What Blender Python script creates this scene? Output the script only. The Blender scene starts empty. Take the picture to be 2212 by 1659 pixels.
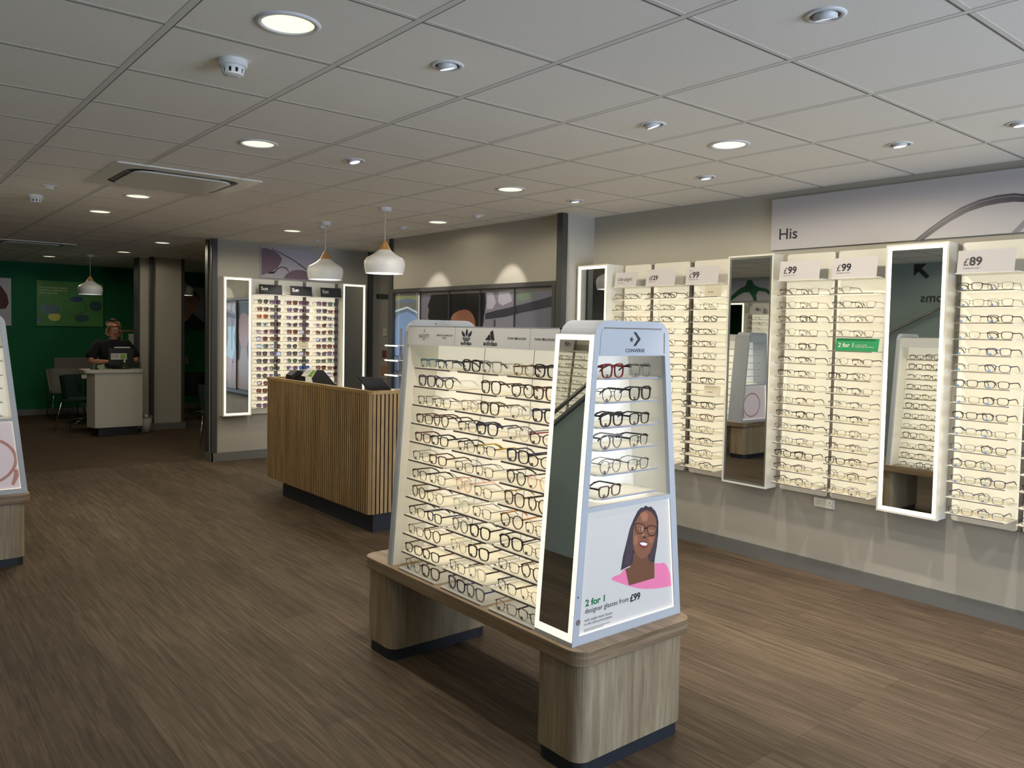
import bpy, bmesh, math, random
from mathutils import Matrix, Vector, Euler
random.seed(7)
scene = bpy.context.scene
COL = scene.collection
R = math.radians
PI = math.pi

# ------------------------------------------------------------------ camera, world, exposure
cd = bpy.data.cameras.new('camera')
cam = bpy.data.objects.new('camera', cd)
COL.objects.link(cam)
CAM_Z = 1.5955
rx = Vector((0.77014635, -0.63755532, 0.01994553))
ux = Vector((0.01329036, 0.04730093, 0.99879227))
fx = Vector((0.63772876, 0.76895113, -0.04490197))
m = Matrix((rx, ux, -fx)).transposed().to_4x4()
m.translation = Vector((0, 0, CAM_Z))
cam.matrix_world = m
cd.sensor_width = 36.0
cd.lens = 1729.79 / 2212 * 36.0
cd.shift_x = (1106 - 1115.79) / 2212
cd.shift_y = (793.34 - 829.5) / 2212
cd.clip_start = 0.05
scene.camera = cam

scene.view_settings.view_transform = 'Standard'
scene.view_settings.look = 'None'
scene.view_settings.exposure = 0.0
scene.view_settings.gamma = 1.0
scene.view_settings.use_curve_mapping = False
scene.cycles.max_bounces = 8
scene.cycles.diffuse_bounces = 4
scene.cycles.glossy_bounces = 4
scene.cycles.transparent_max_bounces = 24
scene.cycles.sample_clamp_indirect = 6.0
scene.cycles.caustics_reflective = False
scene.cycles.caustics_refractive = False

world = bpy.data.worlds.new('world')
scene.world = world
world.use_nodes = True
bgn = world.node_tree.nodes['Background']
bgn.inputs[0].default_value = (0.55, 0.72, 1.0, 1)
bgn.inputs[1].default_value = 1.0

K_DOWN, K_SPOT, K_WIN, K_PEND, K_PANEL = 43.0, 44.0, 370.0, 24.0, 0.46

def add_light(name, kind, loc, energy, color, direction=(0, 0, -1), size=0.06, parent=None, size_y=None, spot=R(150), blend=0.6, label=None):
    ld = bpy.data.lights.new(name, kind)
    ld.energy = energy
    ld.color = color
    if kind == 'AREA':
        ld.shape = 'RECTANGLE'; ld.size = size; ld.size_y = size_y or size
    else:
        ld.shadow_soft_size = size
    if kind == 'SPOT':
        ld.spot_size = spot; ld.spot_blend = blend
    o = bpy.data.objects.new(name, ld)
    COL.objects.link(o)
    o.rotation_euler = Vector(direction).to_track_quat('-Z', 'Y').to_euler()
    o.location = loc
    if parent is not None:
        o.parent = parent
        o.location = Vector(loc) - parent.location
    return o

# daylight entering through the shopfront glazing behind the viewer
add_light('daylight', 'AREA', (3.25, -3.95, 0.95), K_WIN, (0.66, 0.80, 1.0), (-0.1, 1, 1.0), 3.2, size_y=2.3)

# ------------------------------------------------------------------ materials
MATS = {}
def nt(name):
    mt = bpy.data.materials.new(name); mt.use_nodes = True
    t = mt.node_tree; b = t.nodes['Principled BSDF']
    return mt, t, b
def lin(c):
    return tuple((x / 12.92 if x <= 0.04045 else ((x + 0.055) / 1.055) ** 2.4) for x in c)
def S(r, g, b):
    return lin((r / 255, g / 255, b / 255))
def pbr(name, col, rough=0.5, metal=0.0, noise=0.04, scale=30, bump=0.0, spec=0.5):
    if name in MATS: return MATS[name]
    mt, t, b = nt(name)
    b.inputs['Roughness'].default_value = rough
    b.inputs['Metallic'].default_value = metal
    b.inputs['Specular IOR Level'].default_value = spec
    tc = t.nodes.new('ShaderNodeTexCoord'); n = t.nodes.new('ShaderNodeTexNoise')
    n.inputs['Scale'].default_value = scale; n.inputs['Detail'].default_value = 4
    t.links.new(tc.outputs['Object'], n.inputs['Vector'])
    mx = t.nodes.new('ShaderNodeMix'); mx.data_type = 'RGBA'
    mx.inputs[6].default_value = (*[c * (1 - noise) for c in col], 1)
    mx.inputs[7].default_value = (*[min(1, c * (1 + noise)) for c in col], 1)
    t.links.new(n.outputs['Fac'], mx.inputs[0]); t.links.new(mx.outputs[2], b.inputs['Base Color'])
    if bump:
        bp = t.nodes.new('ShaderNodeBump'); bp.inputs['Strength'].default_value = bump; bp.inputs['Distance'].default_value = 0.002
        t.links.new(n.outputs['Fac'], bp.inputs['Height']); t.links.new(bp.outputs['Normal'], b.inputs['Normal'])
    MATS[name] = mt
    return mt
def emit(name, col, strength, base=None, rough=0.5):
    if name in MATS: return MATS[name]
    mt, t, b = nt(name)
    b.inputs['Base Color'].default_value = (*(base or col), 1)
    b.inputs['Roughness'].default_value = rough
    b.inputs['Emission Color'].default_value = (*col, 1)
    b.inputs['Emission Strength'].default_value = strength
    MATS[name] = mt
    return mt
def clear(name, tint=(1, 1, 1), gloss=0.06, rough=0.02, edge=0.35):
    if name in MATS: return MATS[name]
    mt, t, b = nt(name)
    out = t.nodes['Material Output']; t.nodes.remove(b)
    tr = t.nodes.new('ShaderNodeBsdfTransparent'); tr.inputs[0].default_value = (*tint, 1)
    gl = t.nodes.new('ShaderNodeBsdfGlossy'); gl.inputs['Roughness'].default_value = rough
    lw = t.nodes.new('ShaderNodeLayerWeight'); lw.inputs[0].default_value = 0.25
    mul = t.nodes.new('ShaderNodeMath'); mul.operation = 'MULTIPLY_ADD'; mul.inputs[1].default_value = edge; mul.inputs[2].default_value = gloss
    t.links.new(lw.outputs['Facing'], mul.inputs[0])
    mx = t.nodes.new('ShaderNodeMixShader')
    t.links.new(mul.outputs[0], mx.inputs[0]); t.links.new(tr.outputs[0], mx.inputs[1]); t.links.new(gl.outputs[0], mx.inputs[2])
    t.links.new(mx.outputs[0], out.inputs[0])
    MATS[name] = mt
    return mt
def woodmat(name, c1, c2, c3, axis='Z', scale=1.0, rough=0.45, board=0.0):
    """grain stretched along one axis; optional board-to-board tone change"""
    if name in MATS: return MATS[name]
    mt, t, b = nt(name)
    b.inputs['Roughness'].default_value = rough
    tc = t.nodes.new('ShaderNodeTexCoord'); mp = t.nodes.new('ShaderNodeMapping')
    k = {'X': (0.6, 9, 9), 'Y': (9, 0.6, 9), 'Z': (9, 9, 0.6), 'E': (0.9, 0.9, 22)}[axis]
    mp.inputs['Scale'].default_value = tuple(v * scale for v in k)
    t.links.new(tc.outputs['Object'], mp.inputs['Vector'])
    n = t.nodes.new('ShaderNodeTexNoise'); n.inputs['Scale'].default_value = 1.6; n.inputs['Detail'].default_value = 9; n.inputs['Roughness'].default_value = 0.62; n.inputs['Distortion'].default_value = 0.6
    t.links.new(mp.outputs[0], n.inputs['Vector'])
    n2 = t.nodes.new('ShaderNodeTexNoise'); n2.inputs['Scale'].default_value = 9; n2.inputs['Detail'].default_value = 6
    t.links.new(mp.outputs[0], n2.inputs['Vector'])
    cr = t.nodes.new('ShaderNodeValToRGB')
    cr.color_ramp.elements[0].position = 0.3; cr.color_ramp.elements[0].color = (*c1, 1)
    cr.color_ramp.elements[1].position = 0.7; cr.color_ramp.elements[1].color = (*c3, 1)
    e = cr.color_ramp.elements.new(0.5); e.color = (*c2, 1)
    t.links.new(n.outputs['Fac'], cr.inputs[0])
    mx = t.nodes.new('ShaderNodeMix'); mx.data_type = 'RGBA'; mx.blend_type = 'MULTIPLY'; mx.inputs[0].default_value = 0.5
    cr2 = t.nodes.new('ShaderNodeValToRGB')
    cr2.color_ramp.elements[0].position = 0.35; cr2.color_ramp.elements[0].color = (0.55, 0.52, 0.5, 1)
    cr2.color_ramp.elements[1].position = 0.6; cr2.color_ramp.elements[1].color = (1, 1, 1, 1)
    t.links.new(n2.outputs['Fac'], cr2.inputs[0])
    t.links.new(cr.outputs[0], mx.inputs[6]); t.links.new(cr2.outputs[0], mx.inputs[7])
    t.links.new(mx.outputs[2], b.inputs['Base Color'])
    bp = t.nodes.new('ShaderNodeBump'); bp.inputs['Strength'].default_value = 0.15; bp.inputs['Distance'].default_value = 0.001
    t.links.new(n2.outputs['Fac'], bp.inputs['Height']); t.links.new(bp.outputs[0], b.inputs['Normal'])
    MATS[name] = mt
    return mt
def floormat():
    mt, t, b = nt('vinyl plank floor')
    b.inputs['Roughness'].default_value = 0.62
    b.inputs['Specular IOR Level'].default_value = 0.22
    tc = t.nodes.new('ShaderNodeTexCoord')
    mp = t.nodes.new('ShaderNodeMapping'); mp.inputs['Rotation'].default_value = (0, 0, R(90))
    t.links.new(tc.outputs['Object'], mp.inputs['Vector'])
    br = t.nodes.new('ShaderNodeTexBrick'); br.offset = 0.37
    br.inputs['Scale'].default_value = 1.0; br.inputs['Brick Width'].default_value = 1.22; br.inputs['Row Height'].default_value = 0.18
    br.inputs['Mortar Size'].default_value = 0.0012; br.inputs['Mortar Smooth'].default_value = 0.2; br.inputs['Bias'].default_value = 0
    br.inputs['Color1'].default_value = (0.0, 0.0, 0.0, 1); br.inputs['Color2'].default_value = (1, 1, 1, 1); br.inputs['Mortar'].default_value = (0.3, 0.3, 0.3, 1)
    t.links.new(mp.outputs[0], br.inputs['Vector'])
    mg = t.nodes.new('ShaderNodeMapping'); mg.inputs['Scale'].default_value = (34, 1.5, 1)
    t.links.new(tc.outputs['Object'], mg.inputs['Vector'])
    n = t.nodes.new('ShaderNodeTexNoise'); n.inputs['Scale'].default_value = 1.5; n.inputs['Detail'].default_value = 10; n.inputs['Roughness'].default_value = 0.65; n.inputs['Distortion'].default_value = 0.8
    t.links.new(mg.outputs[0], n.inputs['Vector'])
    mix = t.nodes.new('ShaderNodeMath'); mix.operation = 'MULTIPLY_ADD'; mix.inputs[1].default_value = 0.14
    t.links.new(br.outputs['Color'], mix.inputs[0]); t.links.new(n.outputs['Fac'], mix.inputs[2])
    cr = t.nodes.new('ShaderNodeValToRGB')
    cr.color_ramp.elements[0].position = 0.32; cr.color_ramp.elements[0].color = (*S(58, 48, 38), 1)
    cr.color_ramp.elements[1].position = 0.78; cr.color_ramp.elements[1].color = (*S(112, 97, 81), 1)
    e = cr.color_ramp.elements.new(0.55); e.color = (*S(86, 73, 60), 1)
    t.links.new(mix.outputs[0], cr.inputs[0])
    mm = t.nodes.new('ShaderNodeMix'); mm.data_type = 'RGBA'; mm.blend_type = 'MULTIPLY'
    t.links.new(br.outputs['Fac'], mm.inputs[0]); t.links.new(cr.outputs[0], mm.inputs[6]); mm.inputs[7].default_value = (0.55, 0.5, 0.48, 1)
    t.links.new(mm.outputs[2], b.inputs['Base Color'])
    bp = t.nodes.new('ShaderNodeBump'); bp.inputs['Strength'].default_value = 0.2; bp.inputs['Distance'].default_value = 0.001
    t.links.new(n.outputs['Fac'], bp.inputs['Height']); t.links.new(bp.outputs[0], b.inputs['Normal'])
    return mt

M_WALL = pbr('wall paint warm white', S(178, 175, 166), 0.85, noise=0.02, scale=6)
M_CEIL = pbr('ceiling tile mineral fibre', S(246, 242, 234), 0.9, noise=0.04, scale=70, bump=0.15)
M_TEE = pbr('ceiling tee white enamel', S(226, 224, 218), 0.5, noise=0.01)
M_TEESHADE = pbr('ceiling tee shadow', S(120, 117, 112), 0.9)  # shadow beside each ceiling tee, painted as a dark strip
M_BASE = pbr('skirting grey paint', S(112, 113, 112), 0.6, noise=0.03)
M_TRIM = pbr('dark grey corner trim', S(62, 63, 64), 0.5)
M_GREEN = pbr('deep green wall paint', S(8, 104, 62), 0.8, noise=0.04, scale=4)
M_STAIR = pbr('blue grey stair wall paint', S(126, 140, 138), 0.7, noise=0.03, scale=5)
M_CARPET = pbr('brown carpet tile', S(82, 66, 48), 0.98, noise=0.35, scale=5, bump=0.6)
M_FLOOR = floormat()
M_FRAME = pbr('pale grey display frame', S(188, 194, 204), 0.45, noise=0.01)
M_WHITE = pbr('white powder coated metal', S(226, 227, 228), 0.4, noise=0.01)
M_WHITEP = pbr('white acrylic', S(236, 234, 226), 0.3, noise=0.01)
def translucent(name, col, fac=0.4):
    mt, t, bs = nt(name)
    bs.inputs['Base Color'].default_value = (*col, 1); bs.inputs['Roughness'].default_value = 0.35
    tl = t.nodes.new('ShaderNodeBsdfTranslucent'); tl.inputs[0].default_value = (*col, 1)
    mx = t.nodes.new('ShaderNodeMixShader'); mx.inputs[0].default_value = fac
    t.links.new(bs.outputs[0], mx.inputs[1]); t.links.new(tl.outputs[0], mx.inputs[2]); t.links.new(mx.outputs[0], t.nodes['Material Output'].inputs[0])
    return mt
M_SHELF = translucent('opal acrylic shelf', S(242, 240, 232), 0.45)
M_PAPER = translucent('thin white card', S(244, 240, 228), 0.6)
M_FILLS = emit('shelf underside fill light', (1.0, 0.93, 0.78), 0.9)  # shelf strip light widened to a glowing sheet to brighten shelf tops
M_FILLW = emit('rack shelf underside fill light', (1.0, 0.92, 0.73), 0.6)  # rack version of the widened glow sheet, brightening the shelves below
M_FILLN = emit('niche shelf underside fill light', (1.0, 0.96, 0.88), 0.7)  # glow sheet added under niche shelves to brighten the niche lining
M_LIPSHADE = pbr('grey shelf lip shade', S(118, 112, 108), 0.5, noise=0.01)  # darkness of the unlit shelf fronts put into the colour
M_LIPSHADEB = pbr('blue grey shelf lip shade', S(150, 158, 178), 0.5, noise=0.01)  # same painted shade, bluer, for the niche shelf fronts
M_HEADER = pbr('pale grey header print', S(224, 225, 226), 0.55, noise=0.01)
M_CARD = pbr('pale grey card', S(214, 210, 214), 0.6, noise=0.01)
M_INK = pbr('dark navy ink', S(34, 34, 48), 0.5)
M_INKG = pbr('grey ink', S(112, 112, 118), 0.5)
M_SHGREEN = pbr('bright green print', S(26, 160, 96), 0.5, noise=0.01)
M_TXTGREEN = pbr('green lettering', S(0, 120, 72), 0.5, noise=0.01)
M_TXTW = pbr('white lettering', S(240, 240, 236), 0.5, noise=0.01)
M_BLACKC = pbr('black card', S(26, 30, 34), 0.5)
M_BLACK = pbr('black plastic', S(20, 20, 22), 0.45)
M_PLINTH = pbr('dark navy plinth laminate', S(32, 36, 46), 0.5)
M_RAIL = pbr('grey aluminium upright', S(124, 117, 114), 0.4, 0.0)
M_OAK = woodmat('pale oak laminate upright grain', S(128, 110, 88), S(158, 142, 116), S(178, 164, 138), 'Z')
M_OAKT = woodmat('oak laminate top', S(134, 112, 88), S(158, 136, 108), S(176, 156, 128), 'Y')
M_OAKE = woodmat('oak edge banding', S(120, 100, 78), S(146, 126, 100), S(162, 142, 116), 'E')
M_SLAT = woodmat('oak slat', S(146, 118, 80), S(172, 142, 100), S(190, 162, 120), 'Z')
M_SLATT = woodmat('oak slat capping', S(150, 122, 80), S(172, 144, 98), S(190, 162, 116), 'Y')
M_CONE = woodmat('turned beech', S(168, 120, 68), S(190, 142, 86), S(204, 160, 104), 'Z')
M_LED = emit('led strip warm', (1.0, 0.93, 0.70), 1.25)
M_LEDP = emit('lightbox edge light', (1.0, 0.92, 0.72), 0.95)
M_LEDI = emit('led strip warm island', (1.0, 0.93, 0.72), 1.05)
M_LENS_D = emit('downlight diffuser', (1.0, 0.95, 0.66), 1.15)
M_LENS_S = emit('spotlight lens', (1.0, 0.94, 1.0), 2.2)
M_PANEL = emit('backlit panel', (1.0, 0.915, 0.69), K_PANEL, (0.72, 0.7, 0.64))
M_PANELI = emit('backlit island panel', (1.0, 0.93, 0.74), K_PANEL * 0.92, (0.72, 0.7, 0.66))
M_PANELE = emit('backlit end panel', (1.0, 0.95, 0.84), K_PANEL * 0.62, (0.74, 0.74, 0.72))
M_MIRROR = pbr('silvered mirror', (0.80, 0.82, 0.80), 0.01, 1.0, noise=0.0)
M_GLASS = clear('clear glass')
M_CHROME = pbr('chrome', (0.75, 0.75, 0.76), 0.12, 1.0, noise=0.0)
M_STEEL = pbr('brushed steel', (0.55, 0.55, 0.56), 0.3, 1.0, noise=0.05)

# ------------------------------------------------------------------ mesh helpers
class MB:
    def __init__(s): s.v = []; s.f = []; s.mi = []; s.cur = 0
    def add(s, vs, fs):
        b = len(s.v); s.v += [tuple(v) for v in vs]
        for f in fs: s.f.append(tuple(b + i for i in f)); s.mi.append(s.cur)
        return s
    def hexa(s, p):
        return s.add(p, [(0, 3, 2, 1), (4, 5, 6, 7), (0, 1, 5, 4), (1, 2, 6, 5), (2, 3, 7, 6), (3, 0, 4, 7)])
    def box(s, x0, x1, y0, y1, z0, z1):
        return s.hexa([(x0, y0, z0), (x1, y0, z0), (x1, y1, z0), (x0, y1, z0), (x0, y0, z1), (x1, y0, z1), (x1, y1, z1), (x0, y1, z1)])
    def prism(s, poly, fn, d0, d1):
        """poly of 2D points extruded; fn(u, v, d) -> 3D"""
        n = len(poly)
        vs = [fn(u, v, d0) for u, v in poly] + [fn(u, v, d1) for u, v in poly]
        fs = [tuple(range(n))[::-1], tuple(range(n, 2 * n))] + [(i, (i + 1) % n, n + (i + 1) % n, n + i) for i in range(n)]
        return s.add(vs, fs)
    def holed(s, outer, holes, fn, d0, d1):
        bm = bmesh.new()
        for loop in [outer] + holes:
            vv = [bm.verts.new((u, v, 0)) for u, v in loop]
            for i in range(len(vv)): bm.edges.new((vv[i], vv[(i + 1) % len(vv)]))
        bmesh.ops.triangle_fill(bm, use_beauty=True, edges=bm.edges[:], normal=(0, 0, 1))
        bm.verts.index_update()
        base = [(v.co.x, v.co.y) for v in bm.verts]
        tri = [tuple(v.index for v in f.verts) for f in bm.faces]
        bm.free()
        n = len(base)
        s.add([fn(u, v, d0) for u, v in base] + [fn(u, v, d1) for u, v in base],
              [t[::-1] for t in tri] + [tuple(n + i for i in t) for t in tri])
        for loop in [outer] + holes:
            k = len(loop)
            s.add([fn(u, v, d0) for u, v in loop] + [fn(u, v, d1) for u, v in loop], [(i, (i + 1) % k, k + (i + 1) % k, k + i) for i in range(k)])
        return s
    def lathe(s, prof, c=(0, 0, 0), seg=32, close=False):
        vs = []; fs = []
        for r, z in prof:
            for i in range(seg):
                a = 2 * PI * i / seg
                vs.append((c[0] + r * math.cos(a), c[1] + r * math.sin(a), c[2] + z))
        for j in range(len(prof) - 1):
            for i in range(seg):
                k = (i + 1) % seg
                fs.append((j * seg + i, j * seg + k, (j + 1) * seg + k, (j + 1) * seg + i))
        return s.add(vs, fs)
    def disc(s, c, r, seg=32, up=False):
        vs = [(c[0] + r * math.cos(2 * PI * i / seg), c[1] + r * math.sin(2 * PI * i / seg), c[2]) for i in range(seg)]
        return s.add(vs, [tuple(range(seg)) if up else tuple(range(seg))[::-1]])
    def tube(s, pts, r, seg=8, caps=True):
        pts = [Vector(p) for p in pts]; n = len(pts)
        rr = r if isinstance(r, (list, tuple)) else [r] * n
        vs = []; up = Vector((0, 0, 1)); prev = None
        for i, p in enumerate(pts):
            d = (pts[min(i + 1, n - 1)] - pts[max(i - 1, 0)]).normalized()
            if prev is None:
                a = d.cross(up)
                if a.length < 1e-3: a = d.cross(Vector((1, 0, 0)))
                a.normalize()
            else:
                a = (prev - d * prev.dot(d)).normalized()
            prev = a; b = d.cross(a)
            for k in range(seg):
                t = 2 * PI * k / seg
                vs.append(p + a * math.cos(t) * rr[i] + b * math.sin(t) * rr[i])
        fs = [(i * seg + k, i * seg + (k + 1) % seg, (i + 1) * seg + (k + 1) % seg, (i + 1) * seg + k) for i in range(n - 1) for k in range(seg)]
        if caps: fs += [tuple(range(seg))[::-1], tuple((n - 1) * seg + k for k in range(seg))]
        return s.add(vs, fs)
    def ring(s, r0, r1, seg=32):  # quads between two rect loops handled elsewhere
        return s
    def mesh(s, name, mats, smooth=False):
        me = bpy.data.meshes.new(name)
        me.from_pydata(s.v, [], s.f)
        for mt in (mats if isinstance(mats, (list, tuple)) else [mats]): me.materials.append(mt)
        if any(s.mi): me.polygons.foreach_set('material_index', s.mi)
        if smooth: me.polygons.foreach_set('use_smooth', [True] * len(me.polygons))
        bm = bmesh.new(); bm.from_mesh(me); bmesh.ops.recalc_face_normals(bm, faces=bm.faces[:]); bm.to_mesh(me); bm.free()
        me.update()
        return me
    def build(s, name, mats, parent=None, smooth=False, bevel=0.0, loc=None, label=None, auto=None):
        o = bpy.data.objects.new(name, s.mesh(name, mats, smooth))
        COL.objects.link(o)
        if parent is not None:
            o.parent = parent
        if loc is not None: o.location = loc
        if bevel:
            md = o.modifiers.new('bevel', 'BEVEL'); md.width = bevel; md.segments = 2; md.limit_method = 'ANGLE'; md.angle_limit = R(50)
        if label: o['label'] = label
        return o

def thing(name, label, cat, loc=(0, 0, 0), rz=0, group=None):
    o = bpy.data.objects.new(name, None); COL.objects.link(o)
    o.empty_display_size = 0.05
    o.location = loc; o.rotation_euler = (0, 0, rz)
    o['label'] = label; o['category'] = cat
    if group: o['group'] = group
    return o
def tag(o, label, cat, group=None):
    o['label'] = label; o['category'] = cat
    if group: o['group'] = group
    return o
def struct(o): o['kind'] = 'structure'; return o

def frame_mat(origin, xa, ya):
    xa = Vector(xa).normalized(); ya = Vector(ya).normalized(); za = xa.cross(ya)
    mm = Matrix((xa, ya, za)).transposed().to_4x4(); mm.translation = Vector(origin)
    return mm
_dg = None
def text_mesh(body, size, bold=0.0, align='LEFT', extrude=0.0003, sx=1.0, spacing=1.0):
    cu = bpy.data.curves.new('lettering', 'FONT')
    cu.body = body; cu.size = size; cu.align_x = align; cu.offset = bold * size; cu.extrude = extrude; cu.resolution_u = 3
    cu.space_character = spacing
    o = bpy.data.objects.new('lettering', cu); COL.objects.link(o)
    dg = bpy.context.evaluated_depsgraph_get(); dg.update()
    me = bpy.data.meshes.new_from_object(o.evaluated_get(dg))
    COL.objects.unlink(o); bpy.data.objects.remove(o); bpy.data.curves.remove(cu)
    if sx != 1.0:
        for v in me.vertices: v.co.x *= sx
    return me
def text(body, size, mat, mtx, parent, bold=0.0, align='LEFT', width=None, height=None, name='lettering', spacing=1.0):
    """lettering whose baseline starts at mtx origin (local space of parent)"""
    me = text_mesh(body, size, bold, align, spacing=spacing)
    xs = [v.co.x for v in me.vertices]; ys = [v.co.y for v in me.vertices]
    if width:
        k = width / (max(xs) - min(xs))
        ky = (height / (max(ys) - min(ys))) if height else k
        x0 = min(xs) if align == 'LEFT' else 0
        for v in me.vertices: v.co.x = (v.co.x - x0) * k; v.co.y *= ky
    me.materials.clear(); me.materials.append(mat)
    me.transform(mtx)
    o = bpy.data.objects.new(name, me); COL.objects.link(o); o.parent = parent
    return o
def decal(poly, mtx, mat, parent, name, d=0.0004):
    b = MB()
    b.prism(poly, lambda u, v, w: mtx @ Vector((u, v, w)), 0, d)
    return b.build(name, mat, parent)

def round_rect(x0, x1, y0, y1, r, seg=6):
    pts = []
    for cx, cy, a0 in ((x1 - r, y1 - r, 0), (x0 + r, y1 - r, 90), (x0 + r, y0 + r, 180), (x1 - r, y0 + r, 270)):
        for k in range(seg + 1):
            a = R(a0 + 90 * k / seg); pts.append((cx + r * math.cos(a), cy + r * math.sin(a)))
    return pts
XY = lambda u, v, d: (u, v, d)
XZ = lambda u, v, d: (u, d, v)
YZ = lambda u, v, d: (d, u, v)
def ellipse(cx, cy, a, b, n=24): return [(cx + a * math.cos(2 * PI * i / n), cy + b * math.sin(2 * PI * i / n)) for i in range(n)]

# ------------------------------------------------------------------ printed shapes (metres, on their own boards)
P_hair=[(2.225,0.699),(2.235,0.752),(2.251,0.798),(2.269,0.853),(2.29,0.888),(2.312,0.916),(2.332,0.927),(2.342,0.924),(2.357,0.931),(2.373,0.923),(2.389,0.923),(2.414,0.903),(2.428,0.88),(2.435,0.857),(2.436,0.811),(2.43,0.762),(2.421,0.721),(2.417,0.695),(2.38,0.707),(2.284,0.71),(2.245,0.704)]
P_neck=[(2.293,0.756),(2.291,0.722),(2.275,0.704),(2.247,0.701),(2.272,0.634),(2.328,0.63),(2.42,0.635),(2.417,0.695),(2.385,0.71),(2.376,0.736)]
P_face=[(2.313,0.892),(2.298,0.873),(2.287,0.84),(2.286,0.802),(2.295,0.766),(2.314,0.739),(2.34,0.725),(2.366,0.725),(2.389,0.741),(2.408,0.773),(2.42,0.806),(2.424,0.841),(2.417,0.874),(2.395,0.898),(2.363,0.913),(2.332,0.91)]
P_dress=[(2.172,0.675),(2.191,0.685),(2.221,0.685),(2.245,0.701),(2.25,0.698),(2.272,0.633),(2.42,0.635),(2.419,0.695),(2.452,0.688),(2.477,0.687),(2.496,0.669),(2.514,0.637),(2.525,0.584),(2.489,0.586),(2.424,0.592),(2.371,0.601),(2.319,0.614),(2.267,0.633),(2.217,0.655)]
P_lensl=[(2.301,0.867),(2.319,0.867),(2.345,0.858),(2.355,0.848),(2.351,0.834),(2.338,0.826),(2.318,0.829),(2.304,0.841)]
P_lensr=[(2.368,0.846),(2.382,0.848),(2.408,0.844),(2.423,0.834),(2.422,0.82),(2.412,0.809),(2.391,0.808),(2.375,0.818),(2.368,0.832)]
P_nose=[(2.339,0.808),(2.352,0.802),(2.365,0.803),(2.358,0.812),(2.345,0.814)]
P_lips=[(2.318,0.793),(2.333,0.795),(2.347,0.794),(2.363,0.789),(2.377,0.781),(2.37,0.767),(2.349,0.763),(2.33,0.775)]
P_teeth=[(2.326,0.79),(2.348,0.789),(2.372,0.78),(2.364,0.773),(2.343,0.777),(2.33,0.785)]
P_eyel=[(2.32,0.846),(2.327,0.847),(2.339,0.842),(2.33,0.84)]
P_eyer=[(2.381,0.83),(2.39,0.831),(2.402,0.826),(2.392,0.823)]
H_arc=[(2.222,2.196),(2.144,2.256),(2.062,2.311),(1.97,2.363),(1.869,2.397),(1.782,2.411),(1.697,2.413),(1.645,2.402),(1.643,2.358),(1.695,2.366),(1.769,2.365),(1.845,2.356),(1.934,2.332),(2.025,2.289),(2.106,2.237),(2.172,2.192)]
S_lens1=[(3.783,2.53),(3.848,2.532),(3.936,2.51),(4.003,2.473),(4.041,2.419),(4.026,2.368),(3.982,2.308),(3.909,2.254),(3.836,2.225),(3.786,2.204)]
S_lens2=[(4.065,2.185),(4.102,2.237),(4.163,2.28),(4.239,2.299),(4.316,2.298),(4.41,2.27),(4.478,2.223),(4.478,2.184)]
S_arm=[(3.907,2.532),(4.011,2.492),(4.192,2.408),(4.331,2.324),(4.478,2.231),(4.478,2.245),(4.331,2.338),(4.192,2.42),(4.011,2.502),(3.914,2.537)]
S_bridge=[(3.953,2.264),(3.982,2.301),(4.027,2.325),(4.072,2.324),(4.109,2.309),(4.132,2.275),(4.125,2.267),(4.102,2.299),(4.064,2.314),(4.027,2.314),(3.99,2.292),(3.96,2.25),(3.938,2.234),(3.872,2.23),(3.879,2.252)]
V_hair=[(6.987,1.961),(6.654,1.966),(6.138,1.966),(6.065,1.956),(6.055,1.829),(6.066,1.757),(6.089,1.638),(7.011,1.692),(7.043,1.727),(7.03,1.805),(7.046,1.84),(7.016,1.892)]
V_band=[(6.059,1.757),(5.887,1.788),(5.702,1.81),(5.524,1.838),(5.297,1.871),(5.087,1.911),(5.084,1.818),(5.295,1.791),(5.522,1.763),(5.761,1.725),(6.058,1.702)]
G_b1=[(2.447,1.857),(2.512,1.889),(2.73,1.887),(2.756,1.818),(2.74,1.742),(2.576,1.712),(2.49,1.759)]
G_b2=[(2.571,1.7),(2.609,1.738),(2.751,1.742),(2.773,1.693),(2.74,1.617),(2.608,1.614)]
G_b3=[(2.908,1.999),(2.942,2.038),(3.089,2.049),(3.13,2.008),(3.1,1.956),(2.953,1.95)]
G_b4=[(3.207,1.896),(3.249,1.974),(3.389,1.98),(3.424,1.904),(3.388,1.8),(3.26,1.796)]
G_b5=[(2.979,1.673),(3.02,1.725),(3.179,1.735),(3.218,1.692),(3.179,1.615),(3.019,1.603)]
G_b6=[(2.414,1.671),(2.457,1.66),(2.467,1.598),(2.413,1.548)]
M_shirt=[(4.823,1.639),(4.913,1.71),(4.993,1.822),(5.205,1.633),(5.206,1.508),(4.823,1.515)]
M_face=[(4.78,1.72),(4.767,2.102),(4.859,2.215),(5.02,2.223),(5.106,2.088),(5.088,1.949),(5.034,1.892),(4.993,1.781),(4.886,1.695)]
M_hair=[(4.812,2.131),(4.846,2.242),(4.966,2.275),(5.087,2.198),(5.123,2.089),(5.101,2.047),(5.02,2.168),(4.886,2.189)]

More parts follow.
